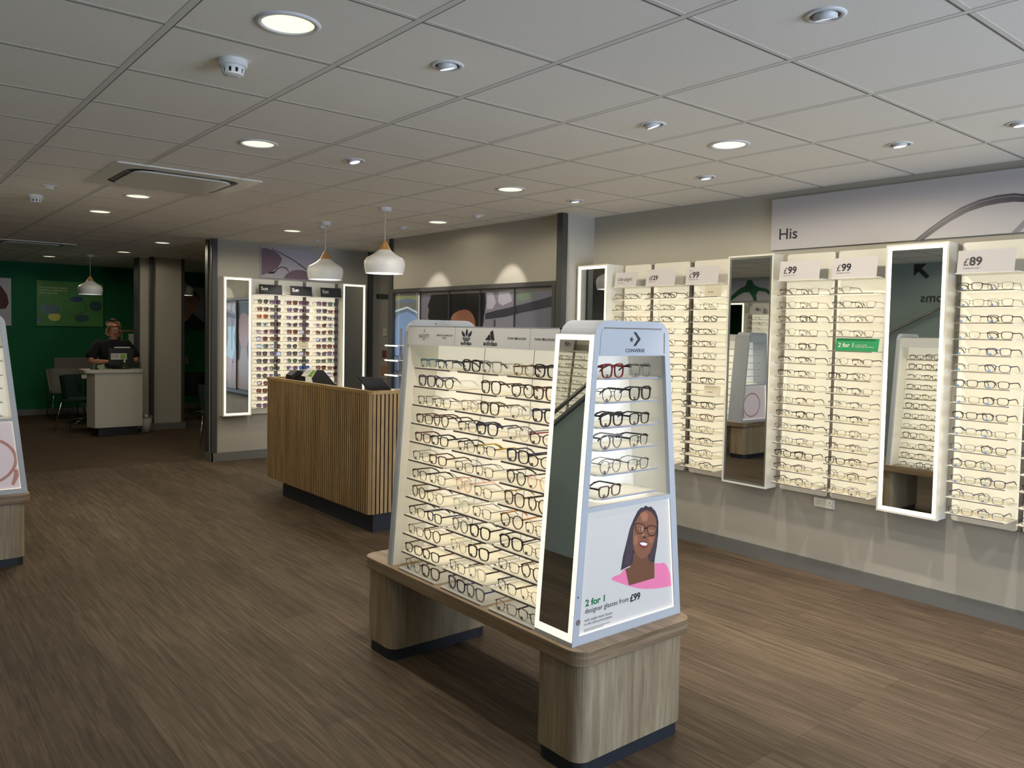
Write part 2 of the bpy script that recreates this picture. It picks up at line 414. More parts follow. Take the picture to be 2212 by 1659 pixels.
# ------------------------------------------------------------------ the room
H = 2.595
XW = 4.98
def sbox(name, mat, *a, bevel=0):
    return struct(MB().box(*a).build(name, mat, bevel=bevel))
sbox('floor', M_FLOOR, -4.2, 6.6, -3.4, 9.68, -0.06, 0.0)
o = MB().box(-4.2, 6.6, 9.68, 16.4, -0.06, 0.002).build('floor_back', M_CARPET); struct(o)
sbox('ceiling', M_CEIL, -4.2, 6.6, -3.4, 16.4, H, H + 0.06)
g = MB()
i = -8
while 0.827 + 0.6 * i < 4.9:
    x = 0.827 + 0.6 * i
    g.box(x - 0.012, x + 0.012, -3.3, 15.8, H - 0.0015, H + 0.002); i += 1
j = -19
y = 4.043 - 0.6 * 12
while y < 15.7:
    g.box(-4.2, 4.98, y - 0.009, y + 0.009, H - 0.0008, H + 0.002); y += 0.6
struct(g.build('trim_1', M_TEE))['label'] = 'white ceiling grid bars'
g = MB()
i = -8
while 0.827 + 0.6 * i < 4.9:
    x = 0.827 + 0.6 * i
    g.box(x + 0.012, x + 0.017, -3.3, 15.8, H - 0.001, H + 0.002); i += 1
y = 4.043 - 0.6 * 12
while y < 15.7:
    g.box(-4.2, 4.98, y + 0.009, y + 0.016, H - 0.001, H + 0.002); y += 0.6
struct(g.build('tee_shadow', M_TEESHADE))
sbox('wall_right', M_WALL, XW, XW + 0.1, -3.4, 5.02, 0, H)
sbox('wall_return', M_WALL, 4.645, XW, 4.98, 5.06, 0, H)
sbox('wall_video', M_WALL, 4.645, 4.75, 5.06, 7.79, 0, H)
sbox('wall_sun', M_WALL, 3.22, 5.24, 9.42, 9.62, 0, H)
sbox('wall_corridor', M_WALL, 5.24, 6.6, 9.56, 9.62, 0, H)
sbox('wall_corridor_right', M_WALL, 6.5, 6.6, 5.0, 9.6, 0, H)
sbox('wall_green', M_GREEN, -4.2, 6.6, 15.75, 15.85, 0, H)
sbox('wall_far_right', M_GREEN, 6.5, 6.6, 9.62, 15.75, 0, H)
sbox('wall_left', M_WALL, -2.3, -2.2, -3.4, 15.75, 0, H)
# shopfront wall with its wide glazed opening
w = MB(); w.box(-2.2, 1.5, -3.4, -3.3, 0, H); w.box(4.7, 5.0, -3.4, -3.3, 0, H); w.box(1.5, 4.7, -3.4, -3.3, 2.5, H); w.box(1.5, 4.7, -3.4, -3.3, 0, 0.12)
struct(w.build('wall_front', M_WALL))
wf = MB()
for x in (1.5, 2.55, 3.6, 4.64): wf.box(x, x + 0.06, -3.38, -3.32, 0.12, 2.5)
wf.box(1.5, 4.7, -3.38, -3.32, 0.12, 0.18); wf.box(1.5, 4.7, -3.38, -3.32, 2.44, 2.5)
wo = struct(wf.build('window_1', M_TRIM))
MB().box(1.52, 4.68, -3.352, -3.348, 0.16, 2.46).build('window_pane', M_GLASS, wo)
# stair enclosure
st = MB(); st.prism([(-3.3, 0), (6.35, 0), (6.35, 0.55), (5.05, 1.53), (5.05, H), (-3.3, H)], YZ, -1.2, -1.1)
struct(st.build('wall_stairs', M_STAIR))
st = MB()
for k in range(8): st.box(-2.2, -1.2, 6.5 - 0.26 * (k + 1), 6.5 - 0.26 * k, 0.19 * k if k else 0, 0.19 * (k + 1))
struct(st.build('trim_3', M_PLINTH))['label'] = 'dark flight of stairs beside the stair wall'
cp = MB(); cp.hexa([(-1.22, 6.37, 0.55), (-1.08, 6.37, 0.55), (-1.08, 5.05, 1.545), (-1.22, 5.05, 1.545), (-1.22, 6.37, 0.585), (-1.08, 6.37, 0.585), (-1.08, 5.05, 1.58), (-1.22, 5.05, 1.58)])
struct(cp.build('trim_4', M_BASE))
rail = thing('handrail', 'grey steel handrail climbing the stair wall, seen in the mirrors', 'handrail', (-1.0, 5.0, 0))
MB().tube([(-0.0, 1.35, 0.62), (0, 0.0, 1.64), (0, -0.75, 2.02), (0, -2.2, 2.06)], 0.02, 10).build('rail', M_STEEL, rail, smooth=True)
for y_, z_ in ((1.0, 0.88), (0.1, 1.56), (-1.2, 2.03)): MB().tube([(0, y_, z_ - 0.01), (-0.03, y_, z_ - 0.06), (-0.1, y_, z_ - 0.06)], 0.008, 6).build('bracket', M_STEEL, rail)
sg = thing('wall_lettering', 'dark direction wording with arrow on the stair wall', 'sign', (-1.098, 4.33, 2.08))
text('Test rooms', 0.13, M_BLACKC, frame_mat((0, -0.55, 0), (0, 1, 0), (0, 0, 1)), sg, 0.01, width=0.8)
a_ = [(0, 0), (0.1, 0.1), (0.04, 0.16), (0.2, 0.16), (0.2, 0.0), (0.14, 0.06), (0.04, -0.04)]
decal(a_, frame_mat((0, 0.15, 0.34), (0, 1, 0), (0, 0, 1)), M_BLACKC, sg, 'arrow')
# pillar
sbox('wall_pillar', M_WALL, 3.47, 3.88, 12.74, 13.24, 0, H)
sbox('trim_5', M_TRIM, 3.43, 3.475, 12.71, 12.80, 0.1, H)
sbox('trim_6', M_TRIM, 3.875, 3.915, 12.71, 12.80, 0.1, H)
sbox('wall_pillar_wing', M_WALL, 3.34, 3.47, 13.0, 13.24, 0, H)
sbox('trim_7', M_TRIM, 3.325, 3.345, 12.98, 13.24, 0.1, H)
sbox('baseboard_pillar', M_BASE, 3.42, 3.93, 12.69, 12.735, 0, 0.1)
# baseboards
sbox('baseboard_right', M_BASE, XW - 0.014, XW, -3.3, 4.98, 0, 0.1)
sbox('baseboard_sun', M_BASE, 3.20, 5.25, 9.40, 9.42, 0, 0.1)
sbox('baseboard_sun_end', M_BASE, 3.195, 3.22, 9.40, 9.64, 0, 0.1)
sbox('baseboard_green', M_BASE, -2.2, 6.5, 15.73, 15.75, 0, 0.1)
sbox('baseboard_video', M_BASE, 4.625, 4.645, 4.98, 7.8, 0, 0.1)
# corner trims
sbox('trim_8', M_TRIM, 3.205, 3.265, 9.40, 9.42, 0.1, H)
sbox('trim_9', M_TRIM, 3.20, 3.22, 9.41, 9.44, 0.1, H)
sbox('trim_10', M_TRIM, 3.20, 3.22, 9.54, 9.63, 0.1, H)
sbox('trim_11', M_TRIM, 5.235, 5.31, 9.40, 9.56, 0.0, H)
sbox('trim_12', M_TRIM, 4.585, 4.645, 4.96, 5.03, 0.0, H)
sbox('trim_13', M_TRIM, 4.62, 4.66, 7.78, 7.84, 0.0, H)
sbox('trim_14', M_TRIM, 5.45, 5.75, 9.53, 9.56, 2.0, 2.06)

# ------------------------------------------------------------------ ceiling fittings
def downlight(x, y, label, k=1.0):
    t = thing('recessed_downlight', label, 'ceiling light', (x, y, H), group='round warm downlights in the ceiling')
    MB().lathe([(0.083, 0.003), (0.086, -0.006), (0.1, -0.007), (0.106, 0.0), (0.106, 0.002)], seg=36).build('trim_ring', M_WHITE, t, smooth=True)
    MB().lathe([(0.0, 0.0), (0.083, -0.0015)], seg=36).build('diffuser', M_LENS_D, t)
    add_light('lamp', 'SPOT', (x, y, H - 0.012), K_DOWN * k, (1.0, 0.88, 0.66), (0, 0, -1), 0.07, t, spot=R(177), blend=0.2)
DL = [(1.12, 2.565, 'large warm downlight nearest the viewer, above and left of the island', 0.6),
      (1.725, 4.335, 'warm downlight in front of the square air vent unit', 0.8),
      (1.735, 6.78, 'warm downlight just behind the square air vent unit, right-hand of two', 1.0),
      (1.722, 7.97, 'warm downlight second behind the square air vent unit, further left', 1.0),
      (2.94, 10.4, 'warm downlight over the dark carpet, right-hand of the far row of three', 0.6),
      (2.935, 12.2, 'warm downlight above the white desk, middle of the far row of three', 0.3),
      (2.32, 14.0, 'warm downlight close to the green wall, leftmost of the far row', 0.35),
      (3.54, 7.97, 'warm downlight left of the pendant roses near the sunglasses wall', 0.8),
      (4.2, 6.25, 'warm downlight above the photo wall, between its two small spotlights', 0.1),
      (3.582, 4.423, 'warm downlight over the island, middle of the ceiling', 1.2),
      (3.55, 2.57, 'warm downlight on the right, nearest to the His sign', 1.8)]
for a in DL: downlight(*a)
for a in ((5.6, 7.2, 'unseen added downlight brightening the corridor behind the photo wall', 0.45), (3.5, 0.2, 'warm downlight behind the viewer on the right', 1.8), (-0.45, 3.6, 'warm downlight beside the stair wall, outside the picture', 0.5), (-0.6, 7.6, 'warm downlight beyond the stairs, outside the picture', 0.8)):  # corridor lamp is added out of view to brighten the corridor walls
    downlight(a[0], a[1], a[2], a[3])

def spot(x, y, label, aim, k=1.0, col=(1, 0.90, 0.80), ang=70, tilt=True):
    t = thing('ceiling_spotlight', label, 'spotlight', (x, y, H), group='small tilting spotlights in the ceiling')
    MB().lathe([(0.045, 0.004), (0.047, -0.005), (0.058, -0.006), (0.064, 0.0), (0.064, 0.002)], seg=28).build('trim_ring', M_WHITE, t, smooth=True)
    MB().disc((0, 0, -0.001), 0.046, 28).build('recess', M_BLACK, t)
    d = Vector(aim); d.normalize()
    q = d.to_track_quat('-Z', 'Y').to_matrix().to_4x4(); q.translation = Vector((0, 0, -0.001))
    hd = MB(); hd.lathe([(0.0, 0.02), (0.03, 0.02), (0.036, 0.01), (0.036, -0.014), (0.031, -0.014), (0.031, -0.010)], seg=24)
    hd.v = [tuple(q @ Vector(v)) for v in hd.v]
    hd.build('tilting_head', M_WHITE, t, smooth=True)
    ln = MB(); ln.disc((0, 0, -0.0115), 0.030, 24)
    ln.v = [tuple(q @ Vector(v)) for v in ln.v]
    ln.build('lens', M_LENS_S, t)
    add_light('lamp', 'SPOT', Vector((x, y, H - 0.012)) + d * 0.03, K_SPOT * k, col, d, 0.02, t, spot=R(ang), blend=0.35)
SP = [(1.745, 2.55, 'small tilted spotlight between two large warm downlights at top left', (0.55, 0.1, -2), 0.7),
      (2.335, 1.35, 'small tilted spotlight at the top right, nearest the viewer', (0.6, 0.2, -2), 0.8),
      (2.955, 2.58, 'small spotlight with bare lamp visible, left of the right-hand downlight', (0.6, -0.3, -2), 0.5),
      (2.318, 4.347, 'small spotlight right of the air vent unit with bare lamp visible', (0.3, -0.4, -2), 0.5),
      (4.17, 3.19, 'small spotlight aimed at the right wall, above the plain mirror', (0.12, -0.1, -2), 1.2),
      (4.23, 4.445, 'small spotlight near the corner post, leftmost along the right wall', (0.12, -0.1, -2), 0.7),
      (4.155, 1.962, 'small spotlight aimed at the His sign, rightmost whole one', (0.12, -0.1, -2), 1.7),
      (4.135, 1.40, 'small spotlight cut by the right edge of the picture', (0.12, -0.1, -2), 1.7),
      (1.128, 6.79, 'small spotlight at far left beside the smoke detector', (-0.5, 0.3, -2), 0.5),
      (4.13, 8.62, 'small bright spotlight over the sunglasses wall', (-0.1, 0.8, -2), 0.7),
      (3.585, 7.37, 'small bright spotlight beside the left pendant rose', (0.2, 0.9, -2), 0.5)]
for a in SP: spot(*a)
spot(4.205, 5.64, 'small spotlight washing the photo wall, right-hand of its pair', (0.50, 0.10, -1), 0.55, ang=50)
spot(4.175, 6.82, 'small spotlight washing the photo wall, left-hand of its pair', (0.50, 0.10, -1), 0.5, ang=50)

def smoke(x, y, label):
    t = thing('smoke_detector', label, 'smoke detector', (x, y, H))
    MB().lathe([(0.0, 0.0), (0.052, 0.0), (0.053, -0.022), (0.047, -0.026), (0.0, -0.026)], seg=28).build('base', M_WHITE, t, smooth=False)
    s_ = MB()
    s_.lathe([(0.044, -0.026), (0.043, -0.034), (0.03, -0.034)], seg=28)
    for k in range(10):
        a = 2 * PI * k / 10
        c, s2 = math.cos(a), math.sin(a)
        s_.hexa([(0.038 * c - 0.007 * s2, 0.038 * s2 + 0.007 * c, -0.052), (0.042 * c - 0.007 * s2, 0.042 * s2 + 0.007 * c, -0.034), (0.042 * c + 0.007 * s2, 0.042 * s2 - 0.007 * c, -0.034), (0.038 * c + 0.007 * s2, 0.038 * s2 - 0.007 * c, -0.052),
                 (0.034 * c - 0.007 * s2, 0.034 * s2 + 0.007 * c, -0.052), (0.038 * c - 0.007 * s2, 0.038 * s2 + 0.007 * c, -0.034), (0.038 * c + 0.007 * s2, 0.038 * s2 - 0.007 * c, -0.034), (0.034 * c + 0.007 * s2, 0.034 * s2 - 0.007 * c, -0.052)])
    s_.lathe([(0.038, -0.05), (0.036, -0.056), (0.02, -0.06), (0.0, -0.06)], seg=28)
    s_.build('cage', M_WHITE, t)
    MB().lathe([(0.028, -0.03), (0.028, -0.052)], seg=20).build('sensor_core', M_TRIM, t)
smoke(1.118, 3.06, 'white slotted smoke detector near the large downlight')
smoke(1.128, 7.36, 'small far smoke detector at left, beyond the spotlight')

def cassette(x0, y0, w, label):
    t = thing('air_conditioning_cassette', label, 'air conditioner', (x0 + w / 2, y0 + w / 2, H))
    h = w / 2
    MB().holed(round_rect(-h, h, -h, h, 0.02, 3), [round_rect(-h * .78, h * .78, -h * .78, h * .78, 0.12, 6)], XY, -0.009, 0).build('surround', M_WHITEP, t, bevel=0.004)
    MB().prism(round_rect(-h * .775, h * .775, -h * .775, h * .775, 0.12, 6), XY, -0.004, -0.001).build('air_slot', M_TRIM, t)
    MB().prism(round_rect(-h * .68, h * .68, -h * .68, h * .68, 0.09, 6), XY, -0.020, -0.008).build('grille_panel', M_WHITEP, t, bevel=0.006)
    v = MB()
    for s_ in (-1, 1):
        v.hexa([(-h * .45, s_ * h * .70, -0.012), (h * .45, s_ * h * .70, -0.012), (h * .45, s_ * h * .76, -0.006), (-h * .45, s_ * h * .76, -0.006), (-h * .45, s_ * h * .70, -0.009), (h * .45, s_ * h * .70, -0.009), (h * .45, s_ * h * .76, -0.003), (-h * .45, s_ * h * .76, -0.003)])
        v.hexa([(s_ * h * .70, -h * .45, -0.012), (s_ * h * .70, h * .45, -0.012), (s_ * h * .76, h * .45, -0.006), (s_ * h * .76, -h * .45, -0.006), (s_ * h * .70, -h * .45, -0.009), (s_ * h * .70, h * .45, -0.009), (s_ * h * .76, h * .45, -0.003), (s_ * h * .76, -h * .45, -0.003)])
    v.build('louvre', M_RAIL, t)
cassette(1.265, 5.42, 0.93, 'white square ceiling air conditioner with curved slots')
cassette(1.3, 11.55, 0.93, 'distant dim ceiling air conditioner at far left edge')

def pendant(x, y, zb, label, k=1.0, s=1.0):
    t = thing('pendant_lamp', label, 'pendant lamp', (x, y, zb), group='white pendants with wooden tops')
    MB().lathe([(0.155, 0.0), (0.163, 0.03), (0.168, 0.07), (0.166, 0.10), (0.150, 0.128), (0.115, 0.148), (0.085, 0.166), (0.062, 0.186), (0.052, 0.195)], seg=48).build('shade', M_WHITE, t, smooth=True)
    MB().lathe([(0.053, 0.192), (0.034, 0.228), (0.017, 0.262), (0.010, 0.270), (0.0, 0.270)], seg=28).build('wooden_top', M_CONE, t, smooth=True)
    MB().lathe([(0.0, 0.012), (0.154, 0.008)], seg=40).build('diffuser', emit('pendant diffuser', (1.0, 0.98, 0.92), 1.3), t)
    MB().tube([(0, 0, 0.27), (0, 0, H - zb - 0.03)], 0.0022, 6).build('cord', M_WHITE, t)
    MB().lathe([(0.0, H - zb - 0.032), (0.05, H - zb - 0.03), (0.053, H - zb)], seg=24).build('ceiling_rose', M_WHITE, t, smooth=True)
    add_light('lamp', 'SPOT', (x, y, zb - 0.003), K_PEND * k, (1.0, 0.93, 0.82), (0, 0, -1), 0.1, t, spot=R(165), blend=0.4)
pendant(3.41, 5.855, 2.052, 'white dome pendant with wooden top, right-hand of the pair over the slatted desk')
pendant(3.478, 7.08, 2.050, 'white dome pendant with wooden top, left-hand of the pair over the slatted desk')
pendant(2.717, 13.2, 2.015, 'white pendant hanging in front of the green poster', 0.2)
pendant(4.03, 13.2, 2.06, 'white pendant half hidden behind the grey pillar', 0.2)

def dashes(mtx, rows, mat, parent, hh=0.004, name='printed_line'):
    b = MB(); random.seed(len(rows))
    for (x0, yy, ww) in rows:
        xx = x0
        while xx < x0 + ww:
            L = random.uniform(0.4, 1.0) * hh * 5; L = min(L, x0 + ww - xx)
            b.prism([(xx, yy), (xx + L, yy), (xx + L, yy + hh), (xx, yy + hh)], lambda u, v, d: mtx @ Vector((u, v, d)), 0, 0.0003); xx += L + hh * 0.9
    return b.build(name, mat, parent)

# ------------------------------------------------------------------ spectacles
FC = dict(black=S(26, 24, 28), navy=S(44, 46, 84), tortoise=S(92, 58, 36), brown=S(84, 54, 46), red=S(136, 30, 44), grey=S(128, 126, 132), gunmetal=S(74, 74, 82), gold=S(176, 146, 98), silver=S(150, 148, 150), olive=S(86, 78, 56), teal=S(70, 128, 150), pink=S(206, 160, 140), yellow=S(196, 164, 50), blue=S(50, 66, 150), darkred=S(84, 26, 36), amber=S(190, 120, 60))
def fmat(c):
    if c == 'clear': return clear('clear acetate', (0.86, 0.86, 0.86), 0.22, 0.1)
    if c == 'pink': return clear('pink acetate', (0.93, 0.74, 0.66), 0.15, 0.15)
    metal = 0.6 if c in ('gold', 'silver', 'gunmetal') else 0.0
    return pbr('frame ' + c, FC[c], 0.3, metal, noise=0.3 if c == 'tortoise' else 0.03, scale=90)
M_LENS = clear('spectacle lens', (0.985, 0.985, 0.98), 0.012, 0.02, 0.06)
LC = dict(purple=(0.20, 0.12, 0.26), brown=(0.22, 0.09, 0.07), grey=(0.14, 0.13, 0.17), green=(0.13, 0.18, 0.15), orange=(0.36, 0.13, 0.05), blue=(0.08, 0.14, 0.55))
def lmat(c): return clear('tinted lens ' + c, LC[c], 0.05)
M_STK = {'dark': pbr('dark oval sticker', S(48, 44, 50), 0.5), 'blue': pbr('blue oval sticker', S(48, 134, 206), 0.5), 'white': pbr('white crescent sticker', S(214, 206, 200), 0.5)}
M_STKW = pbr('sticker print', S(200, 200, 200), 0.5)
STY = {  # half width, half height, exponent, gap, rim, half-rim?
    'rectangular': (0.0265, 0.0185, 4.0, 0.017, 0.0021, 0),
    'slim': (0.0265, 0.0185, 4.2, 0.017, 0.0011, 0),
    'square': (0.0270, 0.0225, 3.6, 0.016, 0.0026, 0),
    'round': (0.0255, 0.0240, 2.15, 0.018, 0.0019, 0),
    'wireround': (0.0250, 0.0225, 2.15, 0.019, 0.0009, 0),
    'cateye': (0.0270, 0.0195, 2.8, 0.016, 0.0019, 2),
    'halfrim': (0.0265, 0.0190, 3.6, 0.017, 0.0016, 1),
    'hexagonal': (0.0255, 0.0215, 2.6, 0.018, 0.0007, 3),
    'large': (0.0285, 0.0245, 3.2, 0.015, 0.0022, 0)}
SHAPE_WORD = dict(rectangular='rectangular', slim='slim', square='square', round='round', wireround='fine round', cateye='cat-eye', halfrim='half-rim', hexagonal='hexagonal', large='large')
def outline(sty, sgn, n=26):
    a, b, e, gap, rt, kind = STY[sty]
    cx = sgn * (gap / 2 + a); out = []
    for i in range(n):
        t = 2 * PI * i / n + 0.06
        c, s = math.cos(t), math.sin(t)
        x = a * math.copysign(abs(c) ** (2 / e), c); z = b * math.copysign(abs(s) ** (2 / e), s)
        if kind == 3:
            k = math.cos(PI / 6) / math.cos(((t + PI / 6) % (PI / 3)) - PI / 6)
            x, z = a * 1.08 * k * c, b * 1.08 * k * s
        if z < 0: x *= (1 - 0.16 * (-z / b))
        if kind == 2 and z > 0: z += 0.006 * (x * sgn / a + 0.2) * (z / b)
        out.append((cx + x, b + rt + z))
    return out, (cx, b + rt)
GC = {}
def spec_meshes(sty, lens_cut=True):
    if sty in GC: return GC[sty]
    a, b, e, gap, rt, kind = STY[sty]
    fr = MB(); lens = []
    dep = max(rt * 0.9, 0.001)
    for sgn in (-1, 1):
        ol, (cx, cz) = outline(sty, sgn); n = len(ol)
        vs = []
        for (x, z) in ol:
            dx, dz = x - cx, z - cz; L = math.hypot(dx, dz)
            w = rt
            if kind == 1: w = rt * (1.15 if z > cz + b * 0.25 else 0.22)
            if sty in ('square', 'large', 'cateye', 'rectangular'): w = rt * (1.2 if z > cz + b * 0.5 else 0.85)
            ux_, uz_ = dx / L, dz / L
            for (k, yy) in ((w, -dep), (-w * 0.6, -dep), (-w * 0.6, dep), (w, dep)):
                vs.append((x + ux_ * k, yy + 0.0025 * (abs(x) / 0.06) ** 2, z + uz_ * k))
        fs = []
        for i in range(n):
            j = (i + 1) % n
            for k in range(4): fs.append((i * 4 + k, i * 4 + (k + 1) % 4, j * 4 + (k + 1) % 4, j * 4 + k))
        fr.add(vs, fs)
        lb = MB(); lb.add([(x, 0.0025 * (abs(x) / 0.06) ** 2, z) for x, z in ol], [tuple(range(n))])
        lens.append(lb.mesh('lens', M_LENS))
    zb = b + rt + b * 0.45
    hw = max(rt, 0.0011)
    fr.tube([(-gap / 2 - 0.001, 0, zb - 0.001), (-gap / 4, -0.0008, zb + 0.003), (gap / 4, -0.0008, zb + 0.003), (gap / 2 + 0.001, 0, zb - 0.001)], hw, 6)
    W = gap / 2 + 2 * a
    zt = b + rt + b * 0.62
    for sgn in (-1, 1):
        fr.box(*sorted((sgn * (W - 0.003), sgn * (W + 0.004))), 0.000, 0.006, zt - hw * 1.6, zt + hw * 1.6)
        if rt < 0.0017:  # nose pads
            fr.tube([(sgn * gap * 0.42, 0.002, b * 0.95), (sgn * gap * 0.36, 0.007, b * 0.9), (sgn * gap * 0.33, 0.007, b * 0.65)], 0.0011, 5)
    f = fr.mesh('front_frame', M_WHITE)
    tm = []
    th = 0.0032 if rt > 0.0015 else 0.0013
    for sgn in (-1, 1):
        t = MB(); x = sgn * (W + 0.003)
        secs = [(x, 0.004, zt, th), (x * 1.0, 0.05, zt + 0.001, th * 0.85), (x * 0.985, 0.095, zt + 0.001, th * 0.8), (x * 0.96, 0.118, zt - 0.008, th * 1.15), (x * 0.93, 0.138, zt - 0.024, th * 1.0)]
        vs = []
        for (sx_, sy_, sz_, h) in secs:
            tw = 0.0011
            vs += [(sx_ - tw, sy_, sz_ - h), (sx_ + tw, sy_, sz_ - h), (sx_ + tw, sy_, sz_ + h), (sx_ - tw, sy_, sz_ + h)]
        fs = [(0, 3, 2, 1), (16, 17, 18, 19)]
        for i in range(4):
            for k in range(4): fs.append((i * 4 + k, i * 4 + (k + 1) % 4, i * 4 + 4 + (k + 1) % 4, i * 4 + 4 + k))
        t.add(vs, fs); tm.append(t.mesh('temple', M_WHITE))
    sk = MB(); cx = -(gap / 2 + a) - 0.004; cz = rt + 0.0062
    sk.prism(ellipse(cx, cz, 0.0072, 0.0050, 16), XZ, -dep - 0.0007, -dep - 0.0002)
    skm = sk.mesh('lens_sticker', M_WHITE)
    sp = MB(); sp.prism([(cx - 0.0036, cz - 0.0009), (cx + 0.0036, cz - 0.0009), (cx + 0.0036, cz + 0.0011), (cx - 0.0036, cz + 0.0011)], XZ, -dep - 0.0010, -dep - 0.0006)
    spm = sp.mesh('sticker_print', M_WHITE)
    GC[sty] = (f, lens, tm, skm, spm)
    return GC[sty]
MC = {}
def with_mat(me, mt):
    k = (me.name, mt.name)
    if k not in MC:
        c = me.copy(); c.materials.clear(); c.materials.append(mt); MC[k] = c
    return MC[k]
def add_part(name, me, parent):
    o = bpy.data.objects.new(name, me); COL.objects.link(o); o.parent = parent; return o
CW = dict(gunmetal='gunmetal', darkred='dark red')
def glasses(sty, col, loc, rz, label, group, temple=None, lens=None, sticker='dark', name='spectacles', cat='glasses', sc=1.0):
    f, ln, tm, sk, spm = spec_meshes(sty)
    t = thing(name, label, cat, loc, rz, group)
    t.scale = (sc, sc, sc)
    fm = fmat(col); tmt = fmat(temple or col)
    add_part('front_frame', with_mat(f, fm), t)
    for me in ln: add_part('lens', with_mat(me, lmat(lens)) if lens else me, t)
    for me in tm: add_part('temple', with_mat(me, tmt), t)
    if sticker:
        s_ = add_part('lens_sticker', with_mat(sk, M_STK[sticker]), t)
        if sticker != 'white': add_part('sticker_print', with_mat(spm, M_STKW), s_)
    return t
ORD = ['top', 'second', 'third', 'fourth', 'fifth', 'sixth', 'seventh', 'eighth', 'ninth', 'tenth', 'eleventh', 'twelfth', 'thirteenth', 'fourteenth', 'bottom']
def ordn(i, n): return 'bottom' if i == n - 1 else ORD[i]

# ------------------------------------------------------------------ display island (bench + lit tower)
def xl(z): return 0.0705 * (z - 0.467)
def xr(z): return 0.606 - 0.106 * (z - 0.467)
def tower_outline(z0=0.467, inset=0.0):
    r = 0.07; zt = 1.642; pts = []
    pts.append((xl(z0) + inset, z0)); 
    c = (xl(zt - r) + r, zt - r)
    pts.append((xl(zt - r), zt - r))
    for k in range(1, 8):
        a = R(180 - 90 * k / 8); pts.append((c[0] + r * math.cos(a), c[1] + r * math.sin(a)))
    pts.append((c[0], zt))
    c = (xr(zt - r) - r, zt - r)
    pts.append((c[0], zt))
    for k in range(1, 8):
        a = R(90 - 90 * k / 8); pts.append((c[0] + r * math.cos(a), c[1] + r * math.sin(a)))
    pts.append((xr(zt - r), zt - r))
    pts.append((xr(z0), z0))
    return pts
SD = 0.172
def slab(b, side, y0, y1, z0, z1, d0, d1):
    """slab parallel to the sloping long face; d = depth inwards from the face"""
    fn = (lambda z, d: xl(z) + d) if side < 0 else (lambda z, d: xr(z) - d)
    b.hexa([(fn(z0, d0), y0, z0), (fn(z0, d1), y0, z0), (fn(z0, d1), y1, z0), (fn(z0, d0), y1, z0), (fn(z1, d0), y0, z1), (fn(z1, d1), y0, z1), (fn(z1, d1), y1, z1), (fn(z1, d0), y1, z1)])
Z_ROWS = [1.417 - 0.0864 * k for k in range(12)]
COLS = [(1.19, 0.875), (0.845, 0.53), (0.50, 0.20)]   # shelf far/near ends along local y
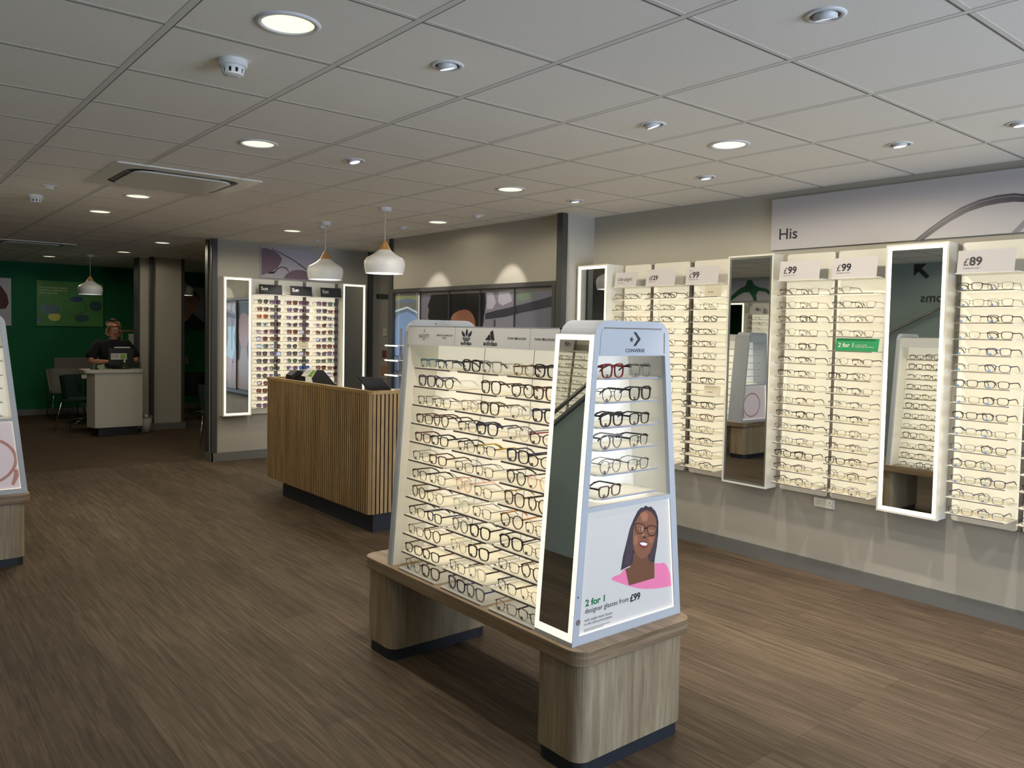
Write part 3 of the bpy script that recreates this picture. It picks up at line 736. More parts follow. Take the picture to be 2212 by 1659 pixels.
def island(X0, Y0, which):
    near = which == 'near'
    # the bench
    t = thing('display_bench', 'oak bench carrying the %s lit spectacle tower' % ('central' if near else 'left, cut-off,'), 'bench', (X0, Y0, 0))
    bt = MB().prism(round_rect(-0.022, 0.618, -0.065, 1.50, 0.07, 8), XY, 0.412, 0.467)
    bt.mi = [0, 0] + [1] * (len(bt.f) - 2)
    bt.build('bench_top', [M_OAKT, M_OAKE], t, bevel=0.003)
    for ya, yb in ((-0.05, 0.20), (1.23, 1.485)):
        MB().prism(round_rect(-0.005, 0.585, ya, yb, 0.055, 8), XY, 0.055, 0.412).build('leg', M_OAK, t, bevel=0.001)
        MB().prism(round_rect(0.004, 0.577, ya + 0.009, yb - 0.009, 0.05, 8), XY, 0.0, 0.055).build('plinth', M_PLINTH, t)
    # the tower
    u = thing('display_tower', 'white rounded tower of lit shelves on the %s oak bench' % ('central' if near else 'left'), 'display stand', (X0, Y0, 0))
    zN0, zN1, zP0, zP1 = 0.962, 1.512, 0.500, 0.945
    niche = [(xl(zN0) + 0.03, zN0), (xr(zN0) - 0.032, zN0), (xr(zN1) - 0.03, zN1), (xl(zN1) + 0.024, zN1)]
    post = [(xl(zP0) + 0.032, zP0), (xr(zP0) - 0.034, zP0), (xr(zP1) - 0.034, zP1), (xl(zP1) + 0.032, zP1)]
    MB().holed(tower_outline(), [niche, post], XZ, 0.0, 0.018).build('end_frame', M_FRAME, u, bevel=0.0015)
    MB().prism(tower_outline(), XZ, 1.252, 1.285).build('end_panel', M_FRAME, u, bevel=0.0015)
    if near:
        MB().prism(ellipse(0.235, 1.625, 0.003, 0.003, 10), XZ, 1.250, 1.252).build('fixing_hole', M_BLACK, u)
    cap = MB(); cap.prism([p for p in tower_outline(1.590) ], XZ, 0.018, 0.185); cap.build('top_cap', M_FRAME, u)
    # recessed badge panel of the end
    bd = MB().prism([(xl(1.515) + 0.03, 1.515), (xr(1.515) - 0.03, 1.515), (xr(1.60) - 0.03, 1.60), (xr(1.61) - 0.045, 1.612), (xl(1.61) + 0.045, 1.612), (xl(1.60) + 0.03, 1.60)], XZ, -0.0015, 0.0).build('badge_panel', M_FRAME, u)
    gr = MB(); gr.box(xl(1.61) + 0.045, xr(1.61) - 0.045, -0.003, 0.0, 1.612, 1.616); gr.hexa([(xr(1.6) - 0.03, -0.003, 1.52), (xr(1.6) - 0.026, -0.003, 1.52), (xr(1.6) - 0.026, 0, 1.52), (xr(1.6) - 0.03, 0, 1.52), (xr(1.6) - 0.032, -0.003, 1.6), (xr(1.6) - 0.028, -0.003, 1.6), (xr(1.6) - 0.028, 0, 1.6), (xr(1.6) - 0.032, 0, 1.6)])
    gr.build('groove', M_RAIL, u)
    # niche lining
    nl = MB()
    slab(nl, -1, 0.018, 0.20, zN0 - 0.01, 1.55, 0.016, 0.024)
    slab(nl, 1, 0.018, 0.215, zN0 - 0.01, 1.55, 0.012, 0.026)
    nl.box(0.06, 0.54, 0.018, 0.21, 0.945, 0.962)
    nl.build('niche_lining', M_WHITEP, u)
    nb_ = MB(); nb_.prism([(xl(0.96) + 0.024, 0.96), (xr(0.96) - 0.02, 0.96), (xr(1.56) - 0.02, 1.56), (xl(1.56) + 0.024, 1.56)], XZ, 0.198, 0.204); nb_.build('niche_back', M_PANELE, u)
    MB().box(0.13, 0.40, 0.03, 0.045, 1.522, 1.53).build('led_strip', M_LEDI, u)
    NZ = [1.428, 1.339, 1.246, 1.161, 1.069, 0.980]
    for z in NZ:
        s_ = MB(); s_.prism([(0.147, 0.045), (0.165, 0.03), (0.475, 0.03), (0.475, 0.198), (0.147, 0.198)], lambda a, b_, d: (a, b_, d), z - 0.0055, z)
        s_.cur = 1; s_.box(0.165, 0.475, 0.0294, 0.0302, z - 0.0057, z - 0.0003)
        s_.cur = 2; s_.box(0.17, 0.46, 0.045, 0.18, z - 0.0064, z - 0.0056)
        s_.build('shelf', [M_SHELF, M_LIPSHADEB, M_FILLN], u)
    if near:
        lg = MB(); lg.prism([(0, 0.026), (0.014, 0.026), (0.040, 0.0), (0.014, -0.026), (0.0, -0.026), (0.024, 0.0)], lambda a, b_, d: (0.280 + a, d, 1.575 + b_), -0.0022, -0.0015)
        star = []
        for k in range(10):
            rr = 0.0125 if k % 2 == 0 else 0.005; aa = R(90 + 36 * k - 8); star.append((rr * math.cos(aa), rr * math.sin(aa)))
        lg.prism(star, lambda a, b_, d: (0.270 + a, d, 1.573 + b_), -0.0022, -0.0015)
        lg.build('chevron_star_logo', M_INK, bd)
        text('CONVERSE', 0.02, M_INK, frame_mat((0.238, -0.0016, 1.526), (1, 0, 0), (0, 0, 1)), bd, 0.02, width=0.106, height=0.013)
    # lightbox poster
    pp = 0.0115
    psh = MB().prism([(xl(zP0) + 0.02, zP0 - 0.008), (xr(zP0) - 0.022, zP0 - 0.008), (xr(zP1) - 0.022, zP1 + 0.008), (xl(zP1) + 0.02, zP1 + 0.008)], XZ, pp, pp + 0.004)
    poster = psh.build('lightbox_poster', emit('poster sheet ' + which, (1.0, 0.98, 0.93) if near else (1.0, 0.90, 0.91), 0.22, S(180, 180, 182) if near else S(190, 176, 182)), u)
    ed = MB()
    P = post
    def strip(a, b_, w, dx, dz):
        ed.hexa([(a[0], 0.004, a[1]), (b_[0], 0.004, b_[1]), (b_[0], 0.0105, b_[1]), (a[0], 0.0105, a[1]), (a[0] + dx, 0.004, a[1] + dz), (b_[0] + dx, 0.004, b_[1] + dz), (b_[0] + dx, 0.0105, b_[1] + dz), (a[0] + dx, 0.0105, a[1] + dz)])
    strip(P[0], P[1], 0, 0, 0.0008); strip(P[3], P[2], 0, 0, -0.0008); strip(P[0], P[3], 0, 0.0008, 0); strip(P[1], P[2], 0, -0.0008, 0)
    ed.build('led_strip', M_LEDP, u)
    def pd(poly, mt, nm, d):
        b = MB(); b.prism([(a - 1.967, c) for a, c in poly], XZ, pp - d, pp - d + 0.0002); return b.build(nm, mt, poster)
    def pm(n, c): return emit('poster ' + n, c, 0.12, c, 0.6)
    if near:
        pd(P_hair, pm('hair', S(52, 42, 52)), 'printed_hair', 0.0004)
        pd(P_neck, pm('neck', S(112, 70, 48)), 'printed_neck', 0.0007)
        pd(P_dress, pm('pink blouse', S(236, 126, 172)), 'printed_blouse', 0.0010)
        pd(P_face, pm('face', S(134, 86, 62)), 'printed_face', 0.0013)
        # warm highlights and shaded side of the printed face
        pd([(2.325, 0.90), (2.352, 0.907), (2.372, 0.895), (2.366, 0.87), (2.338, 0.872)], pm('brow light', S(168, 112, 84)), 'printed_brow', 0.0015)
        pd([(2.292, 0.82), (2.312, 0.822), (2.318, 0.80), (2.306, 0.785), (2.293, 0.79)], pm('cheek light', S(160, 104, 78)), 'printed_cheek', 0.0015)
        pd([(2.375, 0.802), (2.404, 0.802), (2.406, 0.782), (2.388, 0.778)], pm('cheek light', S(160, 104, 78)), 'printed_cheek', 0.0015)
        pd([(2.334, 0.853), (2.345, 0.853), (2.352, 0.812), (2.340, 0.812)], pm('nose light', S(172, 118, 90)), 'printed_nose', 0.0015)
        pd(P_nose, pm('nose shade', S(84, 48, 36)), 'printed_nose_tip', 0.0017)
        pd(P_lips, pm('lips', S(128, 52, 50)), 'printed_lips', 0.0017)
        pd(P_teeth, pm('teeth', S(240, 238, 236)), 'printed_teeth', 0.0019)
        for e_ in (P_eyel, P_eyer):
            pd(e_, pm('eye white', S(222, 214, 210)), 'printed_eye', 0.0017)
            cx = sum(q[0] for q in e_) / 4; cz = sum(q[1] for q in e_) / 4
            pd(ellipse(cx, cz, 0.0036, 0.0036, 12), pm('iris', S(30, 20, 20)), 'printed_iris', 0.0019)
        rims = MB()
        for ln in (P_lensl, P_lensr):
            cx = sum(q[0] for q in ln) / len(ln); cz = sum(q[1] for q in ln) / len(ln)
            outer = [(cx + (a - cx) * 1.1 - 1.967, cz + (c - cz) * 1.14) for a, c in ln]; inner = [(cx + (a - cx) * 0.97 - 1.967, cz + (c - cz) * 0.94) for a, c in ln]
            rims.holed(outer, [inner], XZ, pp - 0.0023, pp - 0.0021)
        rims.prism([(2.350 - 1.967, 0.846), (2.370 - 1.967, 0.843), (2.370 - 1.967, 0.838), (2.352 - 1.967, 0.840)], XZ, pp - 0.0023, pp - 0.0021)
        rims.build('printed_spectacles', pm('rims', S(52, 32, 30)), poster)
        br_ = MB()
        for k in range(6):
            x = 2.262 + 0.006 * k - 1.967
            br_.prism([(x - 0.02, 0.715), (x - 0.018, 0.715), (x + 0.012 + 0.003 * k, 0.86 + 0.006 * k), (x + 0.010 + 0.003 * k, 0.86 + 0.006 * k)], XZ, pp - 0.0007, pp - 0.0005)
            x = 2.392 + 0.005 * k - 1.967
            br_.prism([(x - 0.006, 0.71), (x - 0.0045, 0.71), (x + 0.012, 0.80), (x + 0.0105, 0.80)], XZ, pp - 0.0007, pp - 0.0005)
        br_.build('printed_braids', pm('braids', S(96, 78, 90)), poster)
        F = lambda x, z: frame_mat((x - 1.967, pp - 0.0004, z), (1, 0, 0), (0, 0, 1))
        text('2 for 1', 0.03, M_TXTGREEN, F(2.040, 0.599), poster, 0.03, width=0.102, height=0.026)
        text('designer glasses from', 0.02, M_INK, F(2.040, 0.572), poster, 0.0, width=0.232)
        text('£99', 0.02, M_INK, F(2.281, 0.568), poster, 0.03, width=0.058)
        text('with single-vision lenses', 0.01, M_INKG, F(2.038, 0.542), poster, 0.0, width=0.146)
        text('to the same prescription', 0.01, M_INKG, F(2.038, 0.528), poster, 0.0, width=0.146)
        dashes(F(2.037, 0.512), [(0, 0, 0.136), (0, -0.006, 0.100)], M_INKG, poster, 0.0022)
        MB().prism(ellipse(0.028, 0.553, 0.011, 0.011, 20), XZ, -0.0008, 0.0).build('finger_notch', M_RAIL, u)
        MB().prism(ellipse(0.025, 0.645, 0.0028, 0.0035, 10), XZ, -0.0008, 0.0).build('screw_hole', M_BLACK, u)
    else:
        rg = MB()
        big = [(0.46 + 0.17 * math.cos(a_), 0.67 + 0.17 * math.sin(a_)) for a_ in [2 * PI * k / 40 for k in range(40)]]
        rg2 = MB(); rg2.holed(ellipse(0.36, 0.69, 0.19, 0.16, 40), [ellipse(0.36, 0.69, 0.172, 0.142, 40)], XZ, pp - 0.0006, pp - 0.0004)
        rg2.prism([(0.53, 0.63), (0.565, 0.62), (0.56, 0.585), (0.53, 0.52), (0.515, 0.53), (0.53, 0.59)], XZ, pp - 0.0009, pp - 0.0007)
        rg2.build('printed_spectacles', pm('rose rim', S(190, 140, 132)), poster)
    # long faces
    for side in (-1, 1):
        h = MB(); slab(h, side, 0.188, 1.252, 1.523, 1.612, 0.0, 0.010)
        hd = h.build('header_panel', M_HEADER, u)
        bp = MB(); slab(bp, side, 0.205, 1.252, 0.467, 1.60, SD + 0.004, SD + 0.014); bp.build('back_panel', M_PANELI, u)
        sm = MB()
        for yy in (0.525, 0.868): slab(sm, side, yy - 0.0012, yy + 0.0012, 0.467, 1.60, SD + 0.003, SD + 0.0045)
        sm.build('panel_joint', M_RAIL, u)
        rf = MB(); slab(rf, side, 0.188, 1.252, 1.606, 1.612, 0.0, SD + 0.06); rf.build('roof_panel', M_FRAME, u)
        lining = MB(); slab(lining, side, 1.243, 1.252, 0.467, 1.60, 0.004, SD + 0.004); lining.build('side_lining', M_WHITEP, u)
        ls = MB()
        for c0, c1 in COLS: slab(ls, side, c1 + 0.01, c0 - 0.01, 1.592, 1.598, 0.05, 0.062)
        ls.build('led_strip', M_LEDI, u)
        for r_, z in enumerate(Z_ROWS):
            for c0, c1 in COLS:
                s_ = MB(); e_ = -0.002 if r_ == 11 else 0.004
                zz = z if r_ < 11 else 0.4725
                f_ = (lambda z_, d: xl(z_) + d) if side < 0 else (lambda z_, d: xr(z_) - d)
                a = 0.014
                pl = [(e_ + a, c1), (e_, c1 + a), (e_, c0 - a), (e_ + a, c0), (SD + 0.002, c0), (SD + 0.002, c1)]
                s_.prism([(f_(zz, p[0]), p[1]) for p in pl], XY, zz - 0.0055, zz)
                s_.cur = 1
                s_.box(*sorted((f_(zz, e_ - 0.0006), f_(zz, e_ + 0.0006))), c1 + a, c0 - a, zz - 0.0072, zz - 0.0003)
                if r_ < 11:
                    s_.cur = 2; slab(s_, side, c1 + 0.02, c0 - 0.02, zz - 0.0064, zz - 0.0056, 0.012, 0.150)
                s_.build('shelf', [M_SHELF, M_LIPSHADE, M_FILLS], u)
        # mirror bay beside the end
        cb = MB(); slab(cb, side, 0.018, 0.205, 0.467, 1.592, 0.0, 0.028 if side < 0 else 0.012); cb.build('mirror_cabinet' if side < 0 else 'side_panel', M_FRAME, u)
        if side < 0:
            y0, y1, z0, z1, w_ = 0.003, 0.203, 0.484, 1.588, 0.0195
            lf = MB()
            slab(lf, side, y0, y1, z0, z0 + w_ * 1.4, -0.0035, 0.0); slab(lf, side, y0, y1, z1 - w_, z1, -0.0035, 0.0)
            slab(lf, side, y0, y0 + w_, z0 + w_ * 1.4, z1 - w_, -0.0035, 0.0); slab(lf, side, y1 - w_, y1, z0 + w_ * 1.4, z1 - w_, -0.0035, 0.0)
            lf.build('led_frame', M_LEDI, u)
            mg = MB(); slab(mg, side, y0 + w_, y1 - w_, z0 + w_ * 1.4, z1 - w_, -0.0015, 0.0); mg.build('mirror', M_MIRROR, u)
        if side < 0 and near:
            up = (0.0705, 0, 1)
            def HF(yw, z, off=0.0006): return frame_mat((xl(z) - off, yw - 2.03, z), (0, -1, 0), up)
            text('HACKETT', 0.02, M_INKG, HF(3.186, 1.557), hd, 0.0, width=0.086, height=0.017)
            text('LONDON', 0.006, M_INKG, HF(3.155, 1.548), hd, 0.0, width=0.024)
            x_ = MB()
            for a0 in (-0.5, 0.5): x_.prism([(-0.006 * a0 * 2, -0.008), (-0.006 * a0 * 2 + 0.0015, -0.008), (0.006 * a0 * 2 + 0.0015, 0.008), (0.006 * a0 * 2, 0.008)], lambda u_, v_, d: HF(3.143, 1.590) @ Vector((u_, v_, d)), 0, 0.0004)
            x_.build('crest_logo', M_INKG, hd)
            text('FRENCH CONNECTION', 0.01, M_INKG, HF(3.037, 1.567), hd, 0.0, width=0.124, height=0.0075)
            text('LONDON', 0.006, M_INKG, HF(2.992, 1.557), hd, 0.0, width=0.03)
            tr = MB(); fr_ = HF(2.808, 1.572); T3 = lambda u_, v_, d: fr_ @ Vector((u_, v_, d))
            leaf = [(0, -0.004), (0.007, 0.006), (0.0085, 0.014), (0.005, 0.024), (0, 0.031), (-0.005, 0.024), (-0.0085, 0.014), (-0.007, 0.006)]
            tr.prism(leaf, T3, 0, 0.0004)
            for s_ in (-1, 1):
                lf2 = [(s_ * 0.008, -0.004), (s_ * 0.024, -0.004), (s_ * 0.034, 0.006), (s_ * 0.038, 0.022), (s_ * 0.028, 0.018), (s_ * 0.014, 0.008)]
                tr.prism(lf2, T3, 0, 0.0004)
            for k, hw in ((0, 0.031), (1, 0.027), (2, 0.021)):
                zz = -0.0085 - 0.0052 * k; tr.prism([(-hw, zz), (hw, zz), (hw - 0.002, zz - 0.0028), (-hw + 0.002, zz - 0.0028)], T3, 0, 0.0004)
            tr.build('trefoil_logo', M_INK, hd)
            text('adidas', 0.02, M_INK, HF(2.846, 1.533), hd, 0.02, width=0.077, height=0.016)
            tb = MB(); f2 = HF(2.672, 1.556); T4 = lambda u_, v_, d: f2 @ Vector((u_, v_, d))
            tb.prism([(0, 0), (0.014, 0), (0.018, 0.006), (0.007, 0.012)], T4, 0, 0.0004)
            tb.prism([(0.019, 0), (0.034, 0), (0.026 + 0.007, 0.014), (0.026, 0.026), (0.012, 0.022 - 0.007)], T4, 0, 0.0004)
            tb.prism([(0.038, 0), (0.062, 0), (0.047, 0.043), (0.029, 0.033)], T4, 0, 0.0004)
            tb.build('three_bar_logo', M_INK, hd)
            text('adidas', 0.02, M_INK, HF(2.684, 1.534), hd, 0.02, width=0.092, height=0.019)
            for yy in (2.527, 2.361):
                text('TOMMY', 0.01, M_INKG, HF(yy, 1.562), hd, 0.0, width=0.045, height=0.0085)
                fl = MB(); f3 = HF(yy - 0.050, 1.5625); fl.holed([(0, 0), (0.011, 0), (0.011, 0.008), (0, 0.008)], [[(0.001, 0.003), (0.0075, 0.003), (0.0075, 0.005), (0.001, 0.005)]], lambda u_, v_, d: f3 @ Vector((u_, v_, d)), 0, 0.0004); fl.build('flag_logo', M_INK, hd)
                text('HILFIGER', 0.01, M_INKG, HF(yy - 0.064, 1.562), hd, 0.0, width=0.055, height=0.0085)
            jn = MB()
            for yy in (3.065, 2.895, 2.72, 2.55, 2.385):
                if yy in (2.895, 2.385): slab(jn, -1, yy - 2.03 - 0.0006, yy - 2.03 + 0.0006, 1.524, 1.611, -0.0004, 0.0)
            jn.build('header_joint', M_RAIL, hd)
    return u

near_tower = island(1.967, 2.03, 'near')
far_tower = island(0.27, 6.085, 'far')

# spectacles on the long face: per row, per column, (style, colour[, temple])
q, s, r, c, h, w, x, l = 'rectangular', 'square', 'round', 'cateye', 'halfrim', 'wireround', 'hexagonal', 'large'
n_ = 'slim'
FRONT = [
 [[(h, 'teal'), (h, 'gunmetal')], [(s, 'black'), (s, 'clear')], [(c, 'gold', 'brown'), (s, 'black')]],
 [[(s, 'navy'), (c, 'black', 'clear')], [None, (l, 'black', 'brown')], [(r, 'black'), (s, 'tortoise')]],
 [[(n_, 'black'), (n_, 'black')], [(w, 'gold', 'brown'), (s, 'olive')], [(r, 'clear'), (s, 'navy')]],
 [[(q, 'brown'), (r, 'brown')], [(h, 'black'), (s, 'navy')], [(r, 'clear', 'grey'), (c, 'darkred', 'red')]],
 [[(q, 'darkred'), (q, 'black')], [(h, 'gunmetal', 'black'), (h, 'black', 'yellow')], [(s, 'navy'), (c, 'black')]],
 [[(n_, 'black'), (q, 'tortoise')], [(n_, 'navy'), (n_, 'gunmetal')], [(r, 'black'), (r, 'pink')]],
 [[(h, 'black'), (n_, 'black')], [(r, 'pink'), (n_, 'gunmetal')], [(l, 'tortoise', 'gold'), (r, 'black')]],
 [[(r, 'tortoise'), (w, 'gunmetal')], [(r, 'clear'), (n_, 'gunmetal')], [(r, 'tortoise', 'amber'), (n_, 'gunmetal')]],
 [[(h, 'black'), (q, 'navy')], [(r, 'grey'), (s, 'black')], [(s, 'black'), (n_, 'gunmetal')]],
 [[(n_, 'brown'), (r, 'tortoise')], [(x, 'gold'), (s, 'black')], [(n_, 'gunmetal', 'black'), (r, 'brown')]],
 [[(q, 'brown'), (q, 'black', 'darkred')], [(n_, 'black'), (s, 'clear', 'black')], [(h, 'gunmetal', 'navy'), (w, 'gold')]],
 [[(w, 'black'), (s, 'tortoise')], [(s, 'navy', 'black'), (s, 'grey', 'blue')], [(n_, 'brown'), (h, 'black')]]]
CN = ['left', 'middle', 'right']
def cword(e): return ({'clear': 'clear', 'darkred': 'dark red', 'pink': 'clear pink'}.get(e[1], e[1])) + ((' and ' + {'darkred': 'dark red'}.get(e[2], e[2])) if len(e) > 2 else '')
# where the four longest-named pairs differ only by place, the place says which one
for ri, row in enumerate(FRONT):
    for ci, pair in enumerate(row):
        c0, c1 = COLS[ci]
        z = Z_ROWS[ri] if ri < 11 else 0.4725
        for pi_, e in enumerate(pair):
            if e is None: continue
            yc = c0 - 0.022 - 0.068 - 0.141 * pi_
            if ri == 1 and ci == 1: yc = c1 + 0.085
            if ri == 1 and ci == 2: yc -= 0.0
            ro = '%s shelf' % ordn(ri, 12) if ri < 11 else 'bench-level tray'
            glasses(e[0], e[1], (1.967 + xl(z) + 0.024 + random.uniform(-.003, .004), 2.03 + yc, z), R(-90 + random.uniform(-7, 3)),
                    '%s %s glasses, %s pair on %s, %s column of island' % (cword(e), SHAPE_WORD[e[0]], 'left' if pi_ == 0 else 'right', ro, CN[ci]),
                    'glasses on the long side of the island', temple=e[2] if len(e) > 2 else None, sc=1.06)
# a lone folded pair on the second shelf, temples to the back
NZ = [1.428, 1.339, 1.246, 1.161, 1.069, 0.980]
ENDG = [[(s, 'red'), (s, 'clear', 'black')], [(w, 'black'), (s, 'black')], [(s, 'black'), (q, 'black')], [(r, 'grey'), (h, 'black')], [(w, 'gunmetal', 'black'), (n_, 'black')], [(q, 'brown', 'black'), None]]
for ri, pair in enumerate(ENDG):
    for pi_, e in enumerate(pair):
        if e is None: continue
        z = NZ[ri]
        glasses(e[0], e[1], (1.967 + 0.223 + 0.155 * pi_, 2.03 + 0.043, z), R(random.uniform(6, 14)),
                '%s %s glasses, %s on %s shelf of the island end niche' % (cword(e), SHAPE_WORD[e[0]], 'left' if pi_ == 0 else 'right', ordn(ri, 6)),
                'glasses in the end niche of the island', temple=e[2] if len(e) > 2 else None, sc=1.08)
# the island's far side, seen only in the wall mirror
for ri in range(12):
    for ci in (0, 1):
        c0, c1 = COLS[ci]; z = Z_ROWS[ri] if ri < 11 else 0.4725
        for pi_ in range(2):
            e = random.choice([(q, 'black'), (s, 'brown'), (n_, 'gunmetal'), (r, 'black'), (h, 'black'), (c, 'tortoise')])
            glasses(e[0], e[1], (1.967 + xr(z) - 0.022, 2.03 + c1 + 0.09 + 0.141 * pi_, z), R(90 + random.uniform(-3, 7)),
                    'dark glasses on the island\'s hidden side, seen only in the wall mirror', 'glasses on the far side of the island', sc=0.98)
# far tower: two small pairs at its niche edge

# ------------------------------------------------------------------ wall displays
def card(loc, rz, w_, h_, label, lines, mat=None, txt=None, lean=-0.02, cat='price card', name='price_card', group=None):
    t = thing(name, label, cat, loc, rz, group)
    b = MB(); b.hexa([(0, 0.0, 0), (w_, 0.0, 0), (w_, 0.0015, 0), (0, 0.0015, 0), (0, lean * -1, h_), (w_, lean * -1, h_), (w_, lean * -1 + 0.0015, h_), (0, lean * -1 + 0.0015, h_)])
    bd = b.build('card_face', mat or M_CARD, t)
    for (s_, x_, z_, ww, bold, mt) in lines:
        fy = -lean * z_ / h_ - 0.0006
        if s_ == '-':
            dashes(frame_mat((0, fy, z_), (1, 0, 0), (0, -lean, h_)), [(x_, 0, ww)], mt, bd, 0.006); continue
        text(s_, 0.03, mt, frame_mat((x_, fy, z_), (1, 0, 0), (0, -lean, h_)), bd, bold, width=ww)
    return t
SHW = 0.32
def wall_panel(face, a0, a1, px0, px1, label, group, shelf_front=None, nrows=15, z_top=1.875, pitch=0.0904, far=False):
    """one display column. face 'R' : on the right wall (faces -X, runs along Y); face 'S': on the sunglasses wall (faces -Y)"""
    if face == 'R':
        F = lambda a, d: (4.955 - d, a)     # a = Y, d = distance out of the panel
        root = (4.955, (a0 + a1) / 2, 0.54)
    else:
        F = lambda a, d: (a, 9.395 - d)
        root = ((a0 + a1) / 2, 9.395, 0.54)
    t = thing('spectacle_rack', label, 'display panel', root, 0, group)
    def rect(mb, b0, b1, d0, d1, z0, z1):
        p, q_ = F(b0, d0), F(b1, d1)
        xs = sorted((p[0], q_[0])); ys = sorted((p[1], q_[1]))
        mb.box(xs[0] - root[0], xs[1] - root[0], ys[0] - root[1], ys[1] - root[1], z0 - root[2], z1 - root[2])
    b = MB()
    pl = round_rect(px0, px1, 0.54, 2.158, 0.018, 4)
    if face == 'R': b.prism(pl, lambda u, v, d: (d, u - root[1], v - root[2]), 0.0, 0.006)
    else: b.prism(pl, lambda u, v, d: (u - root[0], d, v - root[2]), 0.0, 0.006)
    b.build('board', M_WHITEP, t)
    g_ = MB(); rect(g_, px0 + 0.002, px1 - 0.002, 0.0, 0.0025, 0.604, 1.966); g_.build('backlit_panel', M_PANEL, t)
    zs = [z_top - pitch * k for k in range(nrows)]
    for z in zs:
        s_ = MB()
        pts = [(a0, 0.150), (a0 + 0.012, 0.165), (a1 - 0.012, 0.165), (a1, 0.150), (a1, 0.002), (a0, 0.002)]
        s_.prism([F(a, d) for a, d in pts], lambda u, v, d: (u - root[0], v - root[1], d - root[2]), z - 0.0045, z)
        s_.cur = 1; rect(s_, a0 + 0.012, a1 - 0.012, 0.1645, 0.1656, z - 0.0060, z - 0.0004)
        s_.cur = 2; rect(s_, a0 + 0.02, a1 - 0.02, 0.03, 0.152, z - 0.0054, z - 0.0046)
        s_.build('shelf', [M_SHELF, M_LIPSHADE, M_FILLW], t)
    s_ = MB()
    rect(s_, a0, a1, 0.002, 0.155, 1.967, 1.973); s_.build('card_shelf', M_WHITEP, t)
    r_ = MB(); (b0, b1) = (px0 - 0.020, px0 - 0.003) if face == 'R' else (px1 + 0.008, px1 + 0.036)
    rect(r_, b0, b1, -0.018, -0.004, 0.54, 2.15); r_.build('upright_rail', M_RAIL, t)
    return zs
def mirror_box(face, a0, a1, front, label, lit=True, z0=0.538, z1=2.162, swing=0.0):
    if face == 'R': root = ((front + 4.98) / 2, (a0 + a1) / 2, z0)
    else: root = ((a0 + a1) / 2, (front + 9.42) / 2, z0)
    t = thing('mirror_cabinet', label, 'mirror', root)
    def rect(mb, b0, b1, d0, d1, za, zb):
        if face == 'R': mb.box(front + d0 - root[0], front + d1 - root[0], b0 - root[1], b1 - root[1], za - z0, zb - z0)
        else: mb.box(b0 - root[0], b1 - root[0], front + d0 - root[1], front + d1 - root[1], za - z0, zb - z0)
    dep = (4.98 if face == 'R' else 9.42) - front
    b = MB(); rect(b, a0 + 0.002, a1 - 0.002, 0.012, dep, z0 + 0.002, z1 - 0.002); b.build('cabinet_body', M_WHITEP, t)
    def ringm(w0, w1, d0, d1):
        m_ = MB()
        rect(m_, a0 + w0, a1 - w0, d0, d1, z0 + w0, z0 + w1); rect(m_, a0 + w0, a1 - w0, d0, d1, z1 - w1, z1 - w0)
        rect(m_, a0 + w0, a0 + w1, d0, d1, z0 + w1, z1 - w1); rect(m_, a1 - w1, a1 - w0, d0, d1, z0 + w1, z1 - w1)
        return m_
    ringm(0.0, 0.012, 0.0, 0.013).build('outer_rim', M_WHITEP, t)
    if lit:
        ringm(0.012, 0.034, 0.002, 0.012).build('led_frame', M_LED, t)
    else:
        ringm(0.012, 0.026, 0.004, 0.012).build('inner_rim', pbr('mirror bevel strip', S(120, 126, 120), 0.2, 0.3), t)
    w_ = 0.034 if lit else 0.026
    g_ = MB(); rect(g_, a0 + w_, a1 - w_, 0.006, 0.012, z0 + w_, z1 - w_)
    if swing:   # the pane sits very slightly turned in its frame
        cy = (a0 + a1) / 2 - root[1]; g_.v = [(x_ + (y_ - cy) * swing, y_, z_) for x_, y_, z_ in g_.v]
    g_.build('mirror_glass', M_MIRROR, t)

SWING = -0.012
mirror_box('R', 1.982, 2.346, 4.85, 'brightly lit tall mirror right of the two £99 columns', swing=SWING)
mirror_box('R', 3.120, 3.488, 4.85, 'plain unlit tall mirror reflecting a distant display', lit=False)
mirror_box('R', 4.60, 4.955, 4.765, 'lit tall mirror in the corner left of the Ultralight card')
mirror_box('S', 3.292, 3.628, 9.28, 'lit tall mirror at the left end of the sunglasses wall')
mirror_box('S', 4.800, 5.134, 9.28, 'lit tall mirror at the right end of the sunglasses wall')

RB = [ # a0, a1, panel0, panel1, name, style set
 (4.31, 4.555, 4.312, 4.575, 'under the Ultralight card', 'u'),
 (3.905, 4.225, 3.913, 4.269, 'under the £129 card beside Ultralight', 'b'),
 (3.518, 3.84, 3.525, 3.869, 'under the corner £99 card', 'b'),
 (2.731, 3.057, 2.729, 3.079, 'under the left His £99 card', 'b'),
 (2.370, 2.684, 2.372, 2.707, 'under the right His £99 card', 'b'),
 (1.603, 1.925, 1.60, 1.949, 'under the £89 card right of lit mirror', 'n'),
 (1.240, 1.560, 1.235, 1.575, 'at the right picture edge', 'n')]
RB[0] = (4.288, 4.575, 4.30, 4.585, 'under the Ultralight card', 'u')
random.seed(21)
PAL = {'u': [('wireround', 'silver'), ('halfrim', 'grey'), ('slim', 'silver'), ('halfrim', 'gold')],
       'b': [('slim', 'black'), ('halfrim', 'black'), ('slim', 'gunmetal'), ('halfrim', 'brown'), ('slim', 'brown'), ('halfrim', 'gunmetal'), ('slim', 'navy'), ('wireround', 'black'), ('halfrim', 'silver'), ('rectangular', 'black')],
       'n': [('rectangular', 'navy'), ('slim', 'navy'), ('rectangular', 'gunmetal'), ('slim', 'black'), ('rectangular', 'black'), ('halfrim', 'navy')]}
